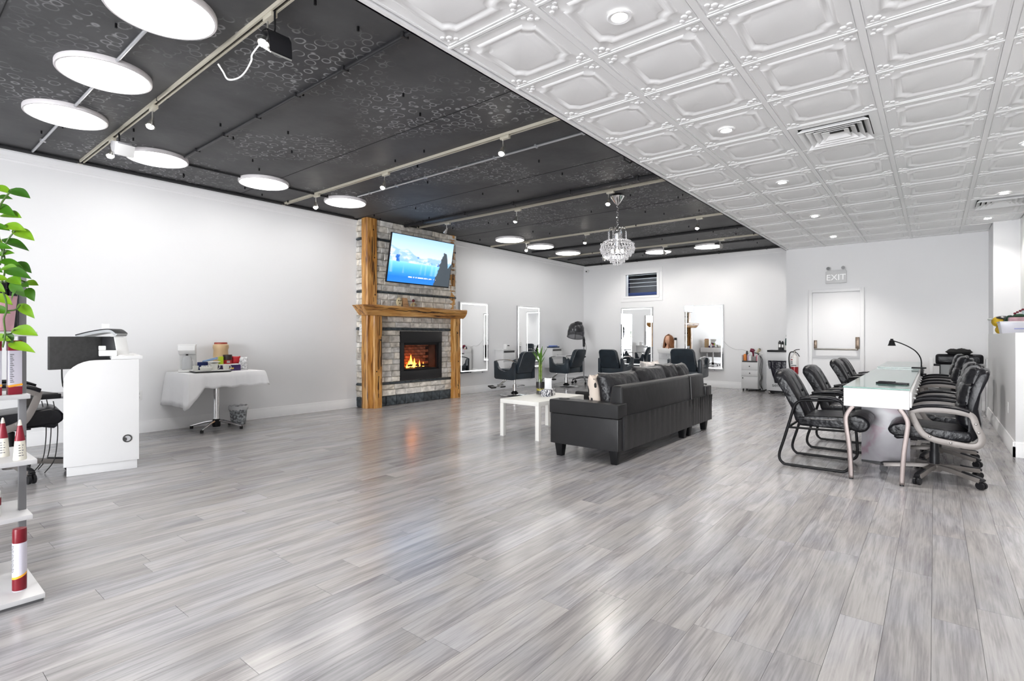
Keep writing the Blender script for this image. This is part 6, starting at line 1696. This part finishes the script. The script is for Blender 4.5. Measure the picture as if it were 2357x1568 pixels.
for k in range(3):
    one('trolley_cable', ['left','middle','right'][k]+' one of the loose black cables hanging down the trolley side', 'cable', G().tube(smooth_path([(0,0,.80),(.03+.02*k,-.02,.68),(.01+.02*k,-.02,.45),(.04+.012*k,-.02,.30),(.0+.02*k,-.02,.18),(.08,-.04,.03),(.12,-.05,.006)], 6), .0045, 6), black_rubber, (-3.02, 12.50, 0), group='cables beside the trolley')
one('mirror_cord', 'thin grey cord running from the right mirror to the trolley', 'cord', G().tube(smooth_path([(0,0,0),(.12,0,-.12),(.28,0,-.19),(.42,0,-.19),(.58,0,-.25)], 6), .004, 6), M('cord_grey', (.5,.5,.5), .5), (-3.88, 12.80, 1.10))
one('floor_tangle', 'black cable tangle on the floor between the trolleys', 'cable', G().tube(smooth_path([(-.3,-.02,.012),(-.1,.04,.03),(.0,-.05,.02),(.08,.05,.05),(.16,-.02,.015),(.22,.03,.02)], 6), .014, 7), black_rubber, (-2.93, 12.42, 0))
t = T('wax_trolley', 'white rolling trolley with a black bin bag, half hidden by the corner', 'trolley', (-2.54, 12.26, 0))
t.p('carcass', G().box(-.245,.20,-.16,.20,.07,.64), white_lam, .004)
t.p('upper_cabinet', G().box(-.245,.20,-.16,.20,.70,.885), white_lam, .004)
t.p('black_top', G().box(-.235,.205,-.17,.20,.885,.925), black_plastic, .006)
g = G(); 
for i, (w0, w1, z) in enumerate(((-.215,.18,.705),(-.17,.175,.67),(-.16,.17,.55),(-.13,.165,.40),(-.10,.16,.30),(-.09,.13,.235))):
    for j in range(9):
        x = w0+(w1-w0)*j/8; g.v.append((x, -.175-.014*math.sin(j*2.1+i)-.01*(1 if 0 < j < 8 else 0), z))
for i in range(5):
    for j in range(8): g.f.append((i*9+j, i*9+j+1, (i+1)*9+j+1, (i+1)*9+j))
o = t.p('bin_bag', g, M('bin_bag_black', (.012,.011,.02), .25, bump=(20,.6,.02))); o.modifiers.new('thick','SOLIDIFY').thickness = .01
t.p('bag_tail', G().tube(smooth_path([(-.20,-.175,.70),(-.19,-.18,.60),(-.17,-.178,.53)], 4), .018, 7), M('bin_bag_black'))
me = text_mesh('sensus', .105, .001); o = t.p('lettering', me, text_black); o.location = (.0,-.1615,.185); o.rotation_euler = (R(90),0,0)
t.p('base_plinth', G().box(-.20,.20,-.15,.18,.03,.07), black_plastic, .004)
for sx in (-.19,.15): t.p('caster', G().cyl((sx-.012,-.13,.03),(sx+.012,-.13,.03),.03,n=12), satin)
for k, (x, h, r, m_, l) in enumerate(((-.01,.20,.030,dark_grey,'grey thermos on the black trolley top'),(.045,.19,.024,black_plastic,'slim black bottle on the trolley top'))):
    t = T('tall_bottle', l, 'bottle', (-2.54+x, 12.20, .925)); t.p('body', G().lathe([(r,0),(r,h*.85),(r*.6,h*.9),(r*.6,h)], 14), m_); t.p('bright_band', G().lathe([(r*1.01,h*.3),(r*1.02,h*.32),(r*1.02,h*.6),(r*1.01,h*.62)], 14, caps=False), satin)
t = T('wax_warmer', 'dark green and white wax warmer at the corner on the black trolley top', 'appliance', (-2.39, 12.22, .925))
t.p('body', G().lathe([(.07,0),(.075,.01),(.07,.09),(.06,.10)], 16), plastic_white); t.p('dark_pot', G().lathe([(.06,.10),(.065,.12),(.06,.24),(.03,.27)], 16), M('deep_green', (.01,.06,.05), .3)); t.p('lid', G().lathe([(.03,.27),(.045,.29),(.04,.33)], 14), dark_grey)

# ------------------------------------------------------------------ treatment chair by the door wall
t = T('treatment_recliner', 'black headed treatment recliner standing by the door wall', 'recliner', (.30, 10.9, 0), R(0))
t.p('head_cushion', G().box(-.29,.29,-.09,.09,.76,.93), leather, .05, seg=4)
t.p('back_board', G().box(-.23,.25,-.06,.0,.25,.77), M('board_grey', (.30,.31,.31), .4), .006)
t.p('board_edge', G().box(-.24,-.225,-.07,.01,.25,.77), black_plastic, .003)
for sx in (-1, 1): t.p('side_post', G().box(sx*.34-.028,sx*.34+.028,-.05,.05,.0,.86), white_lam, .008)
t.p('cross_bar', G().box(-.36,.30,-.02,.02,.735,.77), black_plastic, .004)
t.p('body_base', G().box(-.25,.27,-.02,.35,.0,.45), white_lam, .02)
one('black_towel', 'crumpled black towel lying on the treatment recliner', 'towel', G().pillow(.34,.22,.09,10,.016,31).xf(Matrix.Translation((0,0,.04)) @ Euler((R(90),0,0)).to_matrix().to_4x4()), M('black_towel', (.012,.012,.012), .9), (.30,10.9,.925), 0, weld=.0005)

# ------------------------------------------------------------------ things on the ledge at the right
ZL = 1.245
t = T('clear_bin', 'clear plastic bin with purple contents on the ledge at the right edge', 'bin', (.80, 9.3, ZL))
t.p('bin_shell', G().hexa([(-.13,-.18,0),(.13,-.18,0),(.13,.16,0),(-.13,.16,0)], [(-.155,-.2,.15),(.15,-.2,.15),(.15,.18,.15),(-.155,.18,.15)]), M('cloudy_plastic', (.62,.62,.68), .25), .01)
t.p('bin_rim', G().box(-.16,.155,-.205,-.195,.14,.155).box(-.16,-.15,-.205,.185,.14,.155), M('rim_plastic', (.75,.74,.76), .3), .003)
t.p('violet_patch', G().box(-.02,.10,-.196,-.190,.03,.10), M('violet', (.25,.27,.50), .4), .01, rot=(R(-7),0,0))
t = T('yellow_plush', 'yellow and black crumpled soft toy bag on the ledge', 'bag', (.71, 9.75, ZL))
yl = M('mustard_fabric', (.55,.36,.02), .7, noise=(12,.45))
t.p('upper_puff', G().ell((-.02,0,.165), (.085,.08,.075), 14, 9), yl); t.p('lower_puff', G().ell((-.01,.02,.055), (.055,.06,.06), 12, 8), yl)
t.p('black_flap', G().ell((.02,-.02,.215), (.085,.07,.03), 14, 7), M('flap_black', (.02,.02,.022), .3))
t.p('pale_tip', G().ell((-.115,.0,.20), (.03,.02,.015), 8, 5), M('pale_grey', (.5,.52,.5), .6))
t = T('dark_helmet', 'glossy dark green rounded bottle beside the yellow bag', 'bottle', (.785, 9.62, ZL))
t.p('body', G().ell((0,0,.125), (.075,.075,.125), 16, 12), M('bottle_green', (.006,.025,.014), .12))
one('pink_box', 'dusty pink flat box lying on the clear bin', 'box', G().box(-.12,.12,-.08,.08,0,.05), M('dusty_pink', (.42,.25,.28), .5, noise=(20,.2)), (.86,9.25,ZL+.157), 0, .004)
t = T('red_flowers', 'dark red dried flowers above the pink box', 'flowers', (.86, 9.27, ZL+.208))
t.p('green_base', G().ell((-.02,0,.02), (.06,.04,.025), 10, 6), M('moss', (.02,.06,.03), .7))
for k in range(7): t.p('bud', G().ell((-.06+.025*k,.01*(k%2),.05+.016*k), (.016,.016,.014), 7, 5), M('bud_red', (.16,.015,.03), .6))
one('teal_card', 'pale teal card behind the pink box', 'card', G().box(-.06,.06,-.006,.006,0,.12), M('pale_teal', (.48,.58,.60), .5), (.93,9.30,ZL+.208), 0, .002)
t = T('lined_bin', 'black bin with a white bag at the right edge of the photo', 'bin', (.83, 6.98, 0))
t.p('bin_body', G().lathe([(.10,0),(.11,.01),(.13,.20),(.128,.21)], 20), black_plastic)
g = G()
for L_, (r_, z) in enumerate(((.132,.14),(.138,.18),(.142,.24),(.14,.31),(.13,.36),(.11,.385))):
    for j in range(22): a = 2*PI*j/22; k = r_+.008*math.sin(j*2.1+L_*1.3); g.v.append((k*math.cos(a), k*math.sin(a), z+.014*math.sin(j*1.7+L_)))
for L_ in range(5):
    for j in range(22): g.f.append((L_*22+j, L_*22+(j+1)%22, (L_+1)*22+(j+1)%22, (L_+1)*22+j))
t.p('white_bag', g, M('bag_white', (.75,.75,.75), .4))
